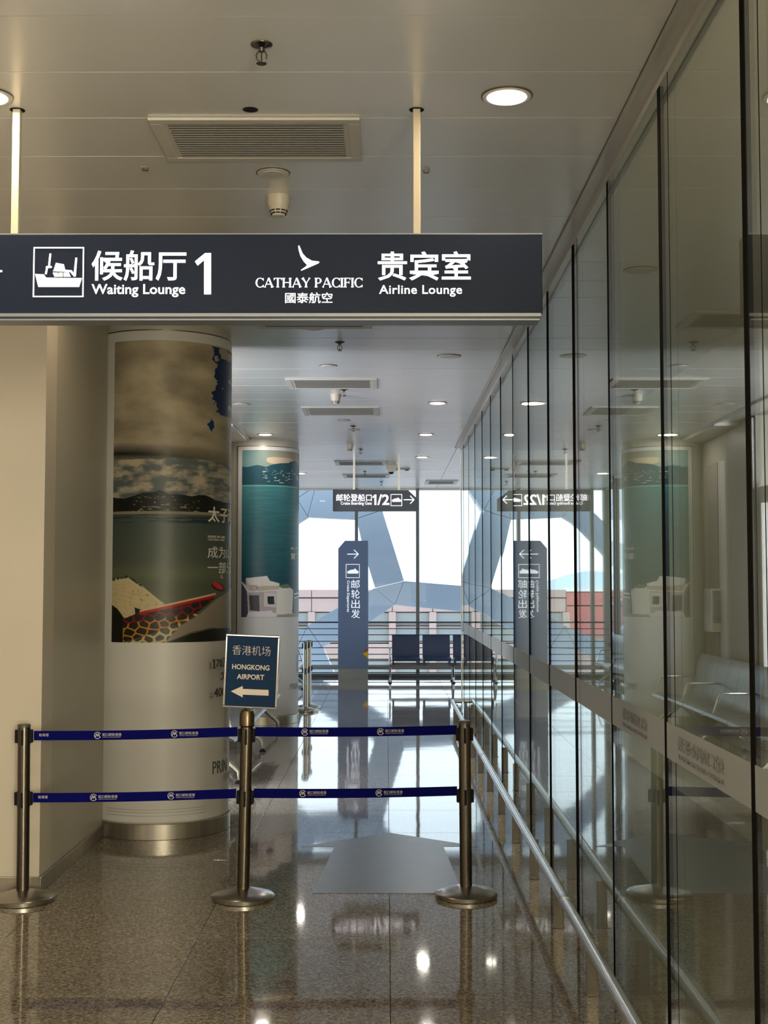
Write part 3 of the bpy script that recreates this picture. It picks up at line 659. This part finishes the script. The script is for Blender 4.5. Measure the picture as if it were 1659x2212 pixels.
# ================================================================== HANGING SIGNS
def ship(px, scale, ox, oz):       # pictogram of a ferry, photograph units of the first sign -> metres
    f = lambda P: [(ox + (x - px[0]) * scale, oz - (y - px[1]) * scale) for x, y in P]
    return f
SY = 4.64
t = thing('hanging_sign', 'large dark overhead sign with white ferry, lounge and airline lettering', 'sign', (0, SY, 0))
ms = on_y(587, 590, SY)
def sp(u, v): return on_y(u, v, SY)
xr, ztop = sp(1171, 507); _, zb = sp(800, 676); _, zt = sp(800, 506); xl = -1.82
box(xl, xr, 0, .10, zb, zt).build('sign_box', M_SIGN, t, bevel=.002)
box(xl, xr + .001, .001, .099, zt, zt + .004).build('top_trim', M_SIGNT, t)
mb = MB().box(xl, xr - .005, .002, .098, zb - .012, zb); mb.build('bottom_trim', M_SIGNT, t)
MB().box(xl, xr - .01, .006, .094, zb - .021, zb - .012).build('bottom_groove', mat('navy_groove', (.01, .015, .03), .4), t)
MB().box(xl, xr - .01, .002, .098, zb - .026, zb - .021).build('bottom_rail', M_SIGNT, t)
for x in (-1.362, .111):
    p = MB().box(x - .0135, x + .0135, .035, .065, zt, H + .02).build('pole', M_POLE, t, bevel=.002)
    MB().lathe([(.026, H - .0012), (.028, H - .0002)], 24, (x, .05, 0)).build('ceiling_hole', M_BLACK, t)
def lt(body, u0, u1, v0, v1, bold=.0, m=M_LIT, sp_=1.0):
    (x0, z1_), (x1, z0) = sp(u0, (v0 + v1) / 2), sp(u1, v1); _, z1_ = sp(u1, v0); letters(body, x0, x1, z0, z1_, -.0005, m, t, bold, spacing=sp_)
lt('候船厅', 198, 402, 541, 607, .012); lt('Waiting Lounge', 198, 400, 614, 642, .012); strokes_mesh([[sp(*p_) for p_ in ((421, 565), (443, 547), (456, 547), (456, 636), (441, 636), (441, 562), (427, 574))]], -.0005, M_LIT, t, 'lettering')
lt('國泰航空', 616, 718, 632, 655, .004); lt('贵宾室', 816, 1017, 543, 606, .012); lt('Airline Lounge', 819, 998, 616, 641, .010, sp_=1.05)
def polys(P): return [[sp(*q) for q in p] for p in P]
x0, z0 = sp(71, 642); x1, z1_ = sp(182, 534); strokes_mesh(frame_poly(x0, x1, z0, z1_, .0045), -.0005, M_LIT, t)
strokes_mesh(polys([[(76, 592), (95, 593), (100, 600), (177, 601), (171, 620), (83, 620)], [(97, 592), (100, 578), (104, 578), (101, 593)], [(100, 575), (112, 575), (112, 579), (99, 579)],
    [(104, 577), (107, 548), (111, 548), (108, 577)], [(116, 584), (121, 568), (138, 571), (141, 583), (155, 584), (155, 588), (114, 586)], [(155, 584), (164, 597), (160, 598), (151, 587)],
    [(159, 594), (163, 557), (167, 557), (164, 597)], [(114, 589), (125, 589), (126, 598), (118, 598)], [(127, 589), (136, 589), (136, 598), (127, 598)], [(138, 589), (149, 589), (153, 598), (138, 598)]]), -.0005, M_LIT, t)
q = lambda a, b: (520 + a / 2.44, 490 + b / 2.44)
strokes_mesh(polys([[q(303, 103), q(306, 98), q(310, 101), q(326, 140), q(345, 162), q(375, 179), q(411, 183), q(415, 187), q(409, 193), q(375, 208), q(345, 221), q(319, 232), q(317, 228), q(345, 208), q(349, 201), q(332, 183), q(315, 155), q(306, 125)]]), -.0005, M_LIT, t, 'emblem')
strokes_mesh(polys([[(-42, 586), (-22, 572), (-18, 576), (-31, 584), (5, 584), (5, 588), (-31, 588), (-18, 596), (-22, 600)]]), -.0005, M_LIT, t, 'arrow')
# flared roman capitals
def flare(x0, y0, x1, y1, w0, w1=None, s0=1, s1=1):
    w1 = w1 or w0; d = Vector((x1 - x0, y1 - y0)); L = d.length; d /= L; n = Vector((-d.y, d.x)); P = []
    prof = [(0, w0 / 2 + .055 * s0), (.05, w0 / 2 + .045 * s0), (.14, w0 / 2), (L - .14, w1 / 2), (L - .05, w1 / 2 + .045 * s1), (L, w1 / 2 + .055 * s1)]
    P = [(x0 + d.x * a + n.x * b, y0 + d.y * a + n.y * b) for a, b in prof] + [(x0 + d.x * a - n.x * b, y0 + d.y * a - n.y * b) for a, b in reversed(prof)]
    return P
def arc(cx, cy, rx, ry, a0, a1, tk, tn, n=14):
    o = []; i = []
    for k in range(n + 1):
        a = R(a0 + (a1 - a0) * k / n); wv = tn + (tk - tn) * abs(math.cos(a)); o.append((cx + rx * math.cos(a), cy + ry * math.sin(a))); i.append((cx + (rx - wv) * math.cos(a), cy + (ry - tn) * math.sin(a)))
    return [[o[k], o[k + 1], i[k + 1], i[k]] for k in range(n)]
TK, TN = .17, .07
GLY = {'C': (.80, arc(.45, .5, .45, .52, 42, 318, TK, TN) + [[(.74, .98), (.80, .98), (.80, .70), (.76, .70)], [(.74, .02), (.80, .02), (.80, .28), (.76, .28)]]),
       'A': (.92, [flare(.08, 0, .45, 1.0, TN, TN, 1, 0), flare(.84, 0, .45, 1.0, TK, TK, 1, 0), [(.2, .3), (.7, .3), (.7, .37), (.22, .37)]]),
       'T': (.80, [flare(.4, 0, .4, 1, TK, TK, 1, 0), [(0, 1), (.8, 1), (.8, .76), (.76, .76), (.7, .93), (.1, .93), (.04, .76), (0, .76)]]),
       'H': (.92, [flare(.14, 0, .14, 1, TK), flare(.78, 0, .78, 1, TK), [(.14, .48), (.78, .48), (.78, .55), (.14, .55)]]),
       'Y': (.86, [flare(.43, 0, .43, .5, TK, TK, 1, 0), flare(.08, 1, .45, .42, TK, TK * .8, 1, 0), flare(.78, 1, .45, .42, TN, TN, 1, 0)]),
       'P': (.70, [flare(.14, 0, .14, 1, TK)] + [[(.14, 1), (.4, 1), (.4, .93), (.14, .93)], [(.14, .42), (.4, .42), (.4, .49), (.14, .49)]] + arc(.38, .71, .30, .29, -90, 90, TK, TN)),
       'I': (.30, [flare(.15, 0, .15, 1, TK)]),
       'F': (.66, [flare(.14, 0, .14, 1, TK), [(.14, 1), (.64, 1), (.64, .78), (.60, .78), (.56, .93), (.14, .93)], [(.14, .48), (.5, .48), (.5, .4), (.54, .4), (.54, .65), (.5, .65), (.5, .55), (.14, .55)]])}
P = []; x = 0
for ch in 'CATHAY PACIFIC':
    if ch == ' ': x += .38; continue
    w_, ps = GLY[ch]; P += [[(x + a, b) for a, b in p] for p in ps]; x += w_ + .04
X0, Z0 = sp(552, 621); X1, Z1 = sp(783, 600.5)
strokes_mesh([[(X0 + a / (x - .04) * (X1 - X0), Z0 + b * (Z1 - Z0)) for a, b in p] for p in P], -.0005, M_LIT, t, 'lettering')

SY2 = 17.2
t2 = thing('hanging_sign', 'small dark overhead boarding gate sign with chamfered corner in front of the windows', 'sign', (0, SY2, 0))
s2 = lambda u, v: on_y(u, v, SY2)
MB().prism_y([s2(*p) for p in ((719, 1104), (903.6, 1104), (903.6, 1079), (882, 1059), (719, 1057))], 0, .1).build('sign_box', mat('slate_sign_face_pale', (.05, .062, .085), .4), t2, bevel=.003)
for u in (764.5, 862):
    x, zt2 = s2(u, 1058); MB().box(x - .013, x + .013, .04, .066, zt2 - .01, H + .02).build('pole', M_ALU, t2)
def l2(body, u0, u1, v0, v1, bold, m=M_LIT2): (a, b), (c, d) = s2(u0, v1), s2(u1, v0); letters(body, a, c, b, d, -.0005, m, t2, bold, thick=.003)
l2('邮轮登船口', 726.5, 803, 1067, 1083, .008); l2('Cruise Boarding Gate', 736, 803, 1083.7, 1092.3, .006); l2('/2', 815, 841, 1068, 1091, .02, M_LIT)
strokes_mesh([[s2(*p_) for p_ in ((804.5, 1073.5), (809.5, 1068.3), (813, 1068.3), (813, 1090.8), (808.8, 1090.8), (808.8, 1073), (805.8, 1076.3))]], -.0005, M_LIT, t2, 'lettering', thick=.003)
(a, b), (c, d) = s2(844, 1093), s2(868.6, 1067.6); strokes_mesh(frame_poly(a, c, b, d, .007), -.0005, M_LIT, t2, thick=.003)
strokes_mesh([[s2(*p) for p in ((846.5, 1080), (853, 1077), (858, 1076.5), (860, 1074.5), (862, 1077), (866.5, 1080), (866, 1084), (847.5, 1084))]], -.0005, M_LIT2, t2, thick=.003)
def arrow_polys(f, u0, u1, vc, h, tk):
    (xa, za), (xb, zb_) = f(u0, vc), f(u1, vc); (xc, zc) = f(u1 - h, vc - h); (xd, zd) = f(u1 - h, vc + h)
    return [seg(xa, za, xb, zb_, tk), seg(xb, zb_, xc, zc, tk), seg(xb, zb_, xd, zd, tk)]
strokes_mesh(arrow_polys(s2, 872, 894.5, 1079.5, 8.5, .011), -.0005, M_LIT, t2, 'arrow', thick=.003)

# ---- pylon by the windows
PYY = 22.85
t3 = thing('direction_pylon', 'tall blue standing pylon sign with cruise departures lettering by the windows', 'sign', (0, PYY, 0))
s3 = lambda u, v: on_y(u, v, PYY)
xa, za = s3(730, 1445); xb, zb3 = s3(795.5, 1168); xc, zc = s3(745, 1168); xd, zd = s3(730, 1185)
MB().prism_y([(xa, .19), (xb, .19), (xb, zb3), (xc, zc), (xa, zd)], 0, .16).build('panel', M_PYL, t3, bevel=.004)
box(xa + .005, xb - .005, .005, .155, 0, .19).build('plinth', mat('plinth_grey', (.30, .285, .255), .45), t3)
def l3(body, u0, u1, v0, v1, bold, rot=0): (a, b), (c, d) = s3(u0, v1), s3(u1, v0); letters(body, a, c, b, d, -.0005, M_LIT3, t3, bold, rot=rot, thick=.003)
for k, ch in enumerate('邮轮出发'): l3(ch, 758.7, 777.3, 1252.5 + 21.3 * k, 1271.5 + 21.3 * k, .003)
l3('Cruise Departures', 748, 755.3, 1254, 1322, .015, -90)
strokes_mesh(arrow_polys(s3, 750, 774, 1197, 9.4, .016), -.0005, M_LIT3, t3, 'arrow', thick=.003)
(a, b), (c, d) = s3(747, 1248.5), s3(777, 1218.6); strokes_mesh(frame_poly(a, c, b, d, .010), -.0005, M_LIT3, t3, thick=.003)
strokes_mesh([[s3(*p) for p in ((749.5, 1235), (757, 1231), (765, 1230), (767, 1227.5), (770, 1231), (775, 1235), (773.5, 1239), (751, 1239))]], -.0005, M_LIT3, t3, thick=.003)
strokes_mesh([[s3(*p) for p in ((783, 1411), (795.5, 1399), (795.5, 1406.5))]], -.0005, M_RED2, t3, 'sticker', thick=.002)
strokes_mesh([[s3(*p) for p in ((783, 1411.5), (795.5, 1406.5), (795.5, 1423))]], -.0005, M_YEL, t3, 'sticker', thick=.002)

# ================================================================== STANCHIONS
def stanchion(x, y, label, tilt=0., dome=False, h=.915, ang=0, m=M_STEELD):
    t = thing('stanchion', label, 'stanchion', (x, y, 0), None, (0, R(tilt), 0))
    MB().lathe([(.160, 0), (.165, .003), (.166, .022), (.160, .028), (.10, .044), (.05, .058), (.036, .060)], 56).build('base', M_STEEL, t, smooth=True)
    MB().lathe([(.0325, .055), (.0325, h - .03), (.0325, h)], 28).build('pole', m, t, smooth=True)
    if dome: MB().lathe([(.034, h - .02), (.040, h - .012), (.040, h + .045), (.033, h + .065), (.016, h + .075), (.01, h + .078)], 28).build('cap', M_BRASS, t, smooth=True)
    else: MB().lathe([(.034, h - .012), (.034, h - .001), (.031, h + .003)], 28).build('cap', M_RINGD, t, smooth=True)
    for zc in (.855, .53):
        MB().lathe([(.0345, zc - .04), (.0345, zc + .04)], 28).build('collar', m, t, smooth=True)
        for a in (0, 1, 2, 3):
            mb = MB()
            if a % 2 == 0:
                s_ = 1 if a == 0 else -1
                mb.box(min(s_ * .026, s_ * .046), max(s_ * .026, s_ * .046), -.014, .014, zc - .034, zc + .034); mb.build('belt_clip', M_BLACK, t, bevel=.003)
            else:
                s_ = 1 if a == 1 else -1
                mb.box(-.006, .006, min(s_ * .0325, s_ * .0365), max(s_ * .0325, s_ * .0365), zc - .045, zc + .035); mb.build('slot', M_BLACK, t)
    t.rotation_euler = (0, R(tilt), R(ang)); return t
SA = (-1.905, 6.885); SB = (-.756, 6.927); SC = (.422, 6.981)
stanchion(*SA, 'steel belt post at the left edge against the corner of the wall', -.4)
stanchion(*SB, 'steel belt post in the middle carrying the blue airport board', .95, dome=True, h=.92, m=mat('bronze_steel', (.125, .108, .083), .25, 1.0))
stanchion(*SC, 'dark steel belt post at the right end of the belts', -.35, h=.925)
stanchion(-1.062, 17.07, 'shiny belt post beside the sea poster column, front one of the far pair', 0, h=.905, m=M_STEEL)
stanchion(-1.045, 17.55, 'belt post half hidden behind another beside the sea poster column', 0, h=.905, m=M_STEEL)
def belt(p0, p1, zc, label, logos, hw=.0245):
    x0, y0 = p0; x1, y1 = p1; L = math.hypot(x1 - x0, y1 - y0); a = math.atan2(y1 - y0, x1 - x0)
    t = thing('barrier_belt', label, 'barrier belt', (x0, y0, 0), 'blue barrier belts', (0, 0, a))
    n = 24; mb = MB(); vs = []; za, zb_ = zc
    for k in range(n + 1):
        u = k / n; zz = za + (zb_ - za) * u - .006 * math.sin(PI * u)
        for yy in (-.0008, .0008):
            for dz in (-hw, hw): vs.append((L * u, yy, zz + dz))
    fs = []
    for k in range(n):
        i = 4 * k; j = i + 4; fs += [(i, j, j + 1, i + 1), (i + 2, i + 3, j + 3, j + 2), (i + 1, j + 1, j + 3, i + 3), (i, i + 2, j + 2, j)]
    mb.add(vs, fs + [(0, 1, 3, 2), (4 * n, 4 * n + 2, 4 * n + 3, 4 * n + 1)]).build('webbing', M_BELT, t)
    for u in logos:
        xx = (u - 0) ; zz = za + (zb_ - za) * xx / L - .006 * math.sin(PI * min(1, max(0, xx / L)))
        if xx > .0:
            P = [];
            for k in range(22):
                b0 = R(25 + 310 * k / 22); b1 = R(25 + 310 * (k + 1) / 22)
                P.append([(xx + .0185 * math.cos(b0), zz + .0185 * math.sin(b0)), (xx + .0185 * math.cos(b1), zz + .0185 * math.sin(b1)), (xx + .0155 * math.cos(b1), zz + .0155 * math.sin(b1)), (xx + .0155 * math.cos(b0), zz + .0155 * math.sin(b0))])
            zs = zz - .009
            for (a0, a1) in ((-.012, -.005), (-.005, .0), (.0, .005), (.005, .012)):
                up = (a0 + a1 < 0) == (abs(a0) > abs(a1)) ; 
            pts = [(-.012, -.009), (-.005, .010), (.0, -.006), (.005, .010), (.012, -.009)]
            for (q0, q1) in zip(pts, pts[1:]): P.append(seg(xx + q0[0], zz + q0[1], xx + q1[0], zz + q1[1], .0042))
            if xx < L - .02: strokes_mesh(P, -.0009, M_BELTT, t, 'emblem', thick=.0004)
        if xx + .125 < L and xx > -.05:
            if xx > .0: letters('蛇口邮轮母港', xx + .025, xx + .125, zz - .004, zz + .012, -.0009, M_BELTT, t, .004, thick=.0004); letters('SHEKOU CRUISE HOMEPORT', xx + .026, xx + .122, zz - .0115, zz - .0075, -.0009, M_BELTT, t, .0, thick=.0003)
            else: letters('轮母港', xx + .075, xx + .125, zz - .004, zz + .012, -.0009, M_BELTT, t, .004, thick=.0004)
o_ = .046
k = 2800 / 6.93
belt((SA[0] + o_, SA[1]), (SB[0] - o_ + .012, SB[1]), (.858, .874), 'blue belt with white print, upper one left of the airport board post', [-.048, .333, .737])
belt((SA[0] + o_, SA[1]), (SB[0] - o_ + .006, SB[1]), (.534, .550), 'blue belt with white print, lower one left of the airport board post', [-.048, .316, .722])
belt((SB[0] + o_ + .014, SB[1]), (SC[0] - o_, SC[1]), (.874, .878), 'blue belt, upper one between the board post and the right dark post', [.262, .665, 1.064])
belt((SB[0] + o_ + .008, SB[1]), (SC[0] - o_, SC[1]), (.551, .555), 'blue belt, lower one between the board post and the right dark post', [.258, .663, 1.062])
# ---- airport board
bd = thing('airport_board', 'blue framed board with white airport lettering and left arrow, on the middle belt post', 'sign', (SB[0] + .017, SB[1], .985), None, (0, R(2.3), 0))
sc_ = 6.93 / 2800 / math.cos(R(2)) * .985
def bl(u, v): return ((u - (542.5 - .042 * (v - 1374)) ) * sc_ + .0125, (1533 - v) * sc_ + .014)
X0, Z0 = bl(477, 1533); X1, Z1 = bl(595, 1533); Z0 = .014; Z1 = .014 + 159 * sc_; fw = .011
MB().box(X0, X1, -.012, .012, Z0, Z0 + fw).box(X0, X1, -.012, .012, Z1 - fw, Z1).box(X0, X0 + fw, -.012, .012, Z0 + fw, Z1 - fw).box(X1 - fw, X1, -.012, .012, Z0 + fw, Z1 - fw).build('frame', M_CHROME, bd, bevel=.003)
box(X0 + fw, X1 - fw, -.006, .008, Z0 + fw, Z1 - fw).build('panel', M_BLUE, bd)
MB().tube([(0, 0, -.02), (0, 0, Z0 + .004)], .006, 12).build('stem', M_STEEL, bd, smooth=True)
def lb(body, u0, u1, v0, v1, bold): (a, b), (c, d) = bl(u0, v1), bl(u1, v0); letters(body, a, c, b, d, -.0062, M_BOARDT, bd, bold, thick=.0006)
lb('香港机场', 497.5, 581, 1398, 1418.6, -.012); lb('HONGKONG', 497, 578.8, 1438.8, 1450, .02); lb('AIRPORT', 507.5, 567.5, 1459.8, 1471, .02)
strokes_mesh([[bl(*p) for p in ((494.6, 1498), (520.5, 1485.6), (520.5, 1492), (576.8, 1492), (576.8, 1504.4), (520.5, 1504.4), (520.5, 1510.5))]], -.0062, M_BOARDT, bd, 'arrow', thick=.0006)

# ================================================================== LOW RAIL ALONG THE GLASS
t = thing('bumper_rail', 'low satin steel handrail running along the foot of the glass wall', 'handrail', (0, 0, 0))
RX, RZ = .805, .225
pts = [(RX, -1, RZ)] + [(RX, y_, RZ) for y_ in np.linspace(0, 16.0, 9)] + [(RX + .03 - .03 * math.cos(a), 16.0 + .05 * math.sin(a), RZ) for a in (R(25), R(50), R(75))] + [(GX - .012, 16.05, RZ)]
MB().tube(pts, .0245, 20).build('rail', M_RAIL, t, smooth=True)
for y_ in (5.95, 10.9): MB().tube([(RX, y_ - .03, RZ), (RX, y_ + .03, RZ)], .0258, 20).build('rail_joint', M_STEEL, t, smooth=True)
for kk in range(-1, 13):
    y_ = 3.27 + JP * kk
    o = MB().box(.807, .857, -.006, .006, 0, RZ - .006).box(.80, .86, -.03, .03, 0, .003).build('post', M_STEELD, t, bevel=.0015); o.location = (0, y_, 0)

# ================================================================== BENCHES
def bench_shell(w_, profile, th=.012):
    n = len(profile); vs = []
    for (dx, dz) in profile: vs += [(dx, 0, dz), (dx, w_, dz)]
    nrm = []
    for i in range(n):
        a = Vector(profile[max(i - 1, 0)]); b = Vector(profile[min(i + 1, n - 1)]); d = (b - a).normalized(); nrm.append((-d.y, d.x))
    for (dx, dz), (nx, nz) in zip(profile, nrm): vs += [(dx - nx * th, 0, dz - nz * th), (dx - nx * th, w_, dz - nz * th)]
    fs = []; o_ = 2 * n
    for i in range(n - 1):
        a = 2 * i; fs += [(a, a + 1, a + 3, a + 2), (o_ + a, o_ + a + 2, o_ + a + 3, o_ + a + 1), (a, a + 2, o_ + a + 2, o_ + a), (a + 1, o_ + a + 1, o_ + a + 3, a + 3)]
    fs += [(0, o_, o_ + 1, 1), (o_ - 2, o_ - 1, 2 * o_ - 1, 2 * o_ - 2)]
    return MB().add(vs, fs)
PROF = [(.01, .385), (.0, .405), (-.03, .415), (-.12, .40), (-.25, .382), (-.34, .385), (-.385, .41), (-.415, .47), (-.44, .58), (-.455, .68), (-.475, .77), (-.51, .85), (-.52, .865)]
def bench(label, x, y0, n, pitch, legs, arms, m):
    t = thing('metal_bench', label, 'bench', (x, y0, 0))
    me = bench_shell(pitch - .012, PROF).build('seat', m, t, smooth=True)
    for k in range(n):
        o = me if k == 0 else me.copy()
        if k: COL.objects.link(o)
        o.location = (0, k * pitch, 0)
    box(-.26, -.20, 0, n * pitch, .30, .36).build('beam', M_STEEL, t, bevel=.006)
    for ly in legs:
        lg = MB().tube([(-.23, 0, .31), (-.02, 0, .12), (.0, 0, .10), (.005, 0, .03)], [.026, .02, .018, .016], 10).tube([(-.23, 0, .31), (-.42, 0, .12), (-.44, 0, .10), (-.445, 0, .03)], [.026, .02, .018, .016], 10).build('leg', M_STEEL, t, smooth=True); lg.location = (0, ly, 0)
        for xx in (.005, -.445): MB().lathe([(.034, 0), (.034, .006), (.014, .03)], 16, (xx, 0, 0)).build('foot', M_BLACK, lg, smooth=True)
        MB().box(-.40, -.02, -.03, .03, .355, .372).build('bracket', M_STEEL, lg)
    for ay in arms:
        o = MB().tube([(-.02, 0, .40), (-.055, 0, .50), (-.085, 0, .59), (-.10, 0, .605), (-.13, 0, .61), (-.43, 0, .61), (-.45, 0, .60)], .011, 10).build('armrest', M_CHROME, t, smooth=True); o.location = (0, ay, 0)
    return t
bench('long grey perforated metal bench between the two poster columns along the left wall', -1.235, 10.55, 10, .44, [.35, 2.43, 4.25], [.22, 1.98, 3.30, 4.39], M_SEAT)
bench('grey metal bench beyond the sea poster column under the left window', -1.33, 18.4, 6, .44, [.4, 2.3], [.02, 1.32, 2.63], M_SEAT)
t = thing('metal_bench', 'navy blue padded bench standing in front of the windows facing the camera', 'bench', (0, 22.2, 0))
for k in range(6):
    x0 = .094 + .523 * k
    mb = bench_shell(.47, [(.012, .385), (.0, .41), (-.05, .42), (-.25, .40), (-.36, .405), (-.39, .44), (-.405, .52), (-.42, .65), (-.44, .775), (-.45, .79)], .018)
    o = mb.build('seat', M_NAVY, t, smooth=True); o.rotation_euler = (0, 0, -PI / 2); o.location = (x0, -.25, 0)
    for xx in (x0 + .02, x0 + .45): MB().box(xx - .015, xx + .015, -.22, .1, .30, .39).build('seat_bracket', M_NAVY, t)
box(.08, 3.2, -.02, .05, .27, .33).build('beam', M_GREYBAR, t, bevel=.005)
for xx in (.06, 1.13, 2.2, 3.22):
    lg = MB().tube([(xx, .02, .30), (xx, -.22, .09), (xx, -.23, .02)], .018, 8).tube([(xx, .02, .30), (xx, .24, .09), (xx, .25, .02)], .018, 8).build('leg', M_STEEL, t, smooth=True)
    for yy in (-.23, .25): MB().lathe([(.032, 0), (.032, .006), (.014, .025)], 14, (xx, yy, 0)).build('foot', M_BLACK, lg, smooth=True)
for xx in (.055, 3.25): MB().tube([(xx, -.2, .33), (xx, -.2, .56), (xx, -.17, .585), (xx, .13, .585)], .02, 10).build('armrest', M_ALU, t, smooth=True)

# ================================================================== RAILINGS AT THE WINDOWS
def railing(label, along_y, a0, a1, c):
    t = thing('guard_railing', label, 'railing', (0, 0, 0))
    def B(n, z, hz, hy, m):
        if along_y: box(c - hy, c + hy, a0, a1, z - hz, z + hz).build(n, m, t)
        else: box(a0, a1, c - hy, c + hy, z - hz, z + hz).build(n, m, t)
    B('top_rail', .985, .014, .02, M_DARKBAR)
    for z in (.870, .762, .645, .530, .413, .298): B('bar', z, .0075, .0075, M_DARKBAR)
    B('lower_beam', .175, .032, .02, M_GREYBAR); B('bar', .218, .006, .021, M_DARKBAR)
    for z in (.085, .022): B('bar', z, .009, .0075, M_DARKBAR)
    return t
railing('horizontal bar guard railing along the far windows behind the pylon and navy bench', False, LX + .07, 7.0, 23.34)
railing('horizontal bar guard railing along the left window beyond the sea poster column', True, 21.15, 23.3, LX + .10)

# ================================================================== FLOOR ARROW
def fz(u, v): return on_z(u, v)
ar = MB().prism_z([fz(*p) for p in ((675, 1930), (723, 1829), (650, 1829), (840, 1799), (1037, 1829), (958, 1829), (1000, 1930))], .0006, .0014).build('floor_arrow', M_STICK)
tag(ar, 'large grey arrow film stuck on the floor pointing to the windows', 'floor marking')

# ================================================================== OUTSIDE
LY = 27.0
def q3(u, v): return on_y(u, v, LY)
lat = thing('facade_lattice', 'pale blue irregular tube lattice standing outside the far windows', 'facade', (0, LY, 0))
Cn = [(810, 1270), (873, 1255), (853, 1307)]; Bn = [(770, 1121), (826, 1102), (792, 1040)]; An = [(665, 1116), (682, 1050), (641, 1077)]
En = [(664, 1352), (696, 1398), (640, 1402)]; Dn = [(1090, 1273), (1084, 1330), (1135, 1296)]
def prism_px(P, name, m, y0=0, y1=.5, bev=.012): return MB().prism_y([q3(*p) for p in P], y0, y1).build(name, m, lat, bevel=bev)
def shrink(P, k=.985):
    cx = sum(p[0] for p in P) / len(P); cy = sum(p[1] for p in P) / len(P); return [(cx + (x - cx) * k, cy + (y - cy) * k) for x, y in P]
for Nn in (Cn, Bn, An, En, Dn): prism_px(shrink(Nn, .97), 'node', M_LATT)
def member(a, b, c, d, mid=None):          # edge a-b of one node to edge c-d of the next; mid insets the waist
    P = [a]
    if mid: P.append(mid[0])
    P.append(c); P.append(d)
    if mid: P.append(mid[1])
    P.append(b)
    prism_px([P[i] for i in range(len(P))], 'member', M_LATT)
member(Cn[0], Cn[1], Bn[0], Bn[1], ((786, 1192), (842, 1155)))
member(Cn[1], Cn[2], Dn[0], Dn[1])
member(Cn[0], Cn[2], En[0], En[1], ((700, 1329), (790, 1350)))
member(Bn[0], Bn[2], An[0], An[1], ((720, 1119), (735, 1040)))
member(Bn[1], Bn[2], (884, 985), (840, 960), ((853, 1052), (812, 1000)))
member(An[0], An[2], (575, 1205), (548, 1165), ((644, 1129), (600, 1112)))
member(An[1], An[2], (640, 960), (580, 975))
member(En[1], En[2], (732, 1480), (655, 1500)); member((655, 1500), (732, 1480), (690, 1640), (770, 1640))
member(En[0], En[2], (560, 1400), (560, 1450))
member(Dn[1], Dn[2], (1180, 1440), (1230, 1400)); member(Dn[0], Dn[2], (1150, 1120), (1210, 1130)); member((1150, 1120), (1210, 1130), (1120, 960), (1190, 940))
member((548, 1165), (575, 1205), (440, 1190), (440, 1250)); member((560, 1400), (560, 1450), (470, 1330), (440, 1380)); member((470, 1330), (440, 1380), (410, 1250), (350, 1250)); member((410, 1190), (440, 1250), (330, 1180), (350, 1260))
member((1180, 1440), (1230, 1400), (1330, 1520), (1380, 1480)); member((1180, 1440), (1150, 1420), (1100, 1560), (1060, 1540))
# ---- terrace block with pink and red panels
TYB = 45.0
def q4(u, v): return on_y(u, v, TYB)
blk = thing('terrace_building', 'low pink and red panelled building across the terrace outside', 'building', (0, TYB, 0))
zt_ = 1.50
box(-16, 9, .3, 8, -6, zt_ - .02).build('wall_mass', M_PINK, blk)
def panels(x0, x1, n, z0, z1, m, nm='facade_panel', y=0):
    w_ = (x1 - x0) / n
    for k in range(n): box(x0 + k * w_ + .012, x0 + (k + 1) * w_ - .012, y, .3, z0 + .012, z1 - .012).build(nm, m, blk)
panels(-4.0, 8.6, 9, 1.22, zt_, M_PINK); panels(-4.0, 8.6, 9, .72, 1.20, M_PINK, y=.05)
panels(-15, -4.0, 4, .95, 1.42, M_RED, y=.02); panels(-15, -4.0, 4, -.1, .93, M_RED, y=.02); box(-15, -4.0, -.02, .3, 1.43, 1.56).build('coping', M_WHITE, blk)
panels(-4.0, 8.6, 9, .30, .70, M_GWIN, 'glazing', .12); panels(-4.0, 8.6, 9, .26, .30, M_PINK, 'ledge')
panels(-4.0, 8.6, 9, -.35, .24, M_GWIN, 'glazing', .12); panels(-4.0, 8.6, 9, -.9, -.37, M_PINK); panels(-4.0, 8.6, 9, -1.9, -.92, M_GWIN, 'glazing', .12); panels(-4.0, 8.6, 9, -3, -1.92, M_PINK)
for k in range(10): x = -4 + 12.6 * k / 9; box(x - .12, x + .12, -.02, .3, -3, .72).build('pilaster', M_PINK, blk)
struct(box(-400, 400, FARY + 1.2, 1500, -7.2, -7).build('ground', M_SEA))
hp = [(-160, -7)] + [(x, (3.2 + 2.5 * math.exp(-((x + 62) / 20.) ** 2)) * min(1, max(0, (-35 - x) / 12)) + .6 * math.sin(x * .31)) for x in range(-160, -35, 5)] + [(-36, -7)]
tag(MB().prism_y(hp, 400, 420).build('distant_hills', M_HILL), 'hazy blue hills on the horizon beyond the water', 'hill')
struct(box(-2.2, 7.4, FARY + .06, FARY + 1.1, -.35, -.02).build('trim_5', M_WHITE))
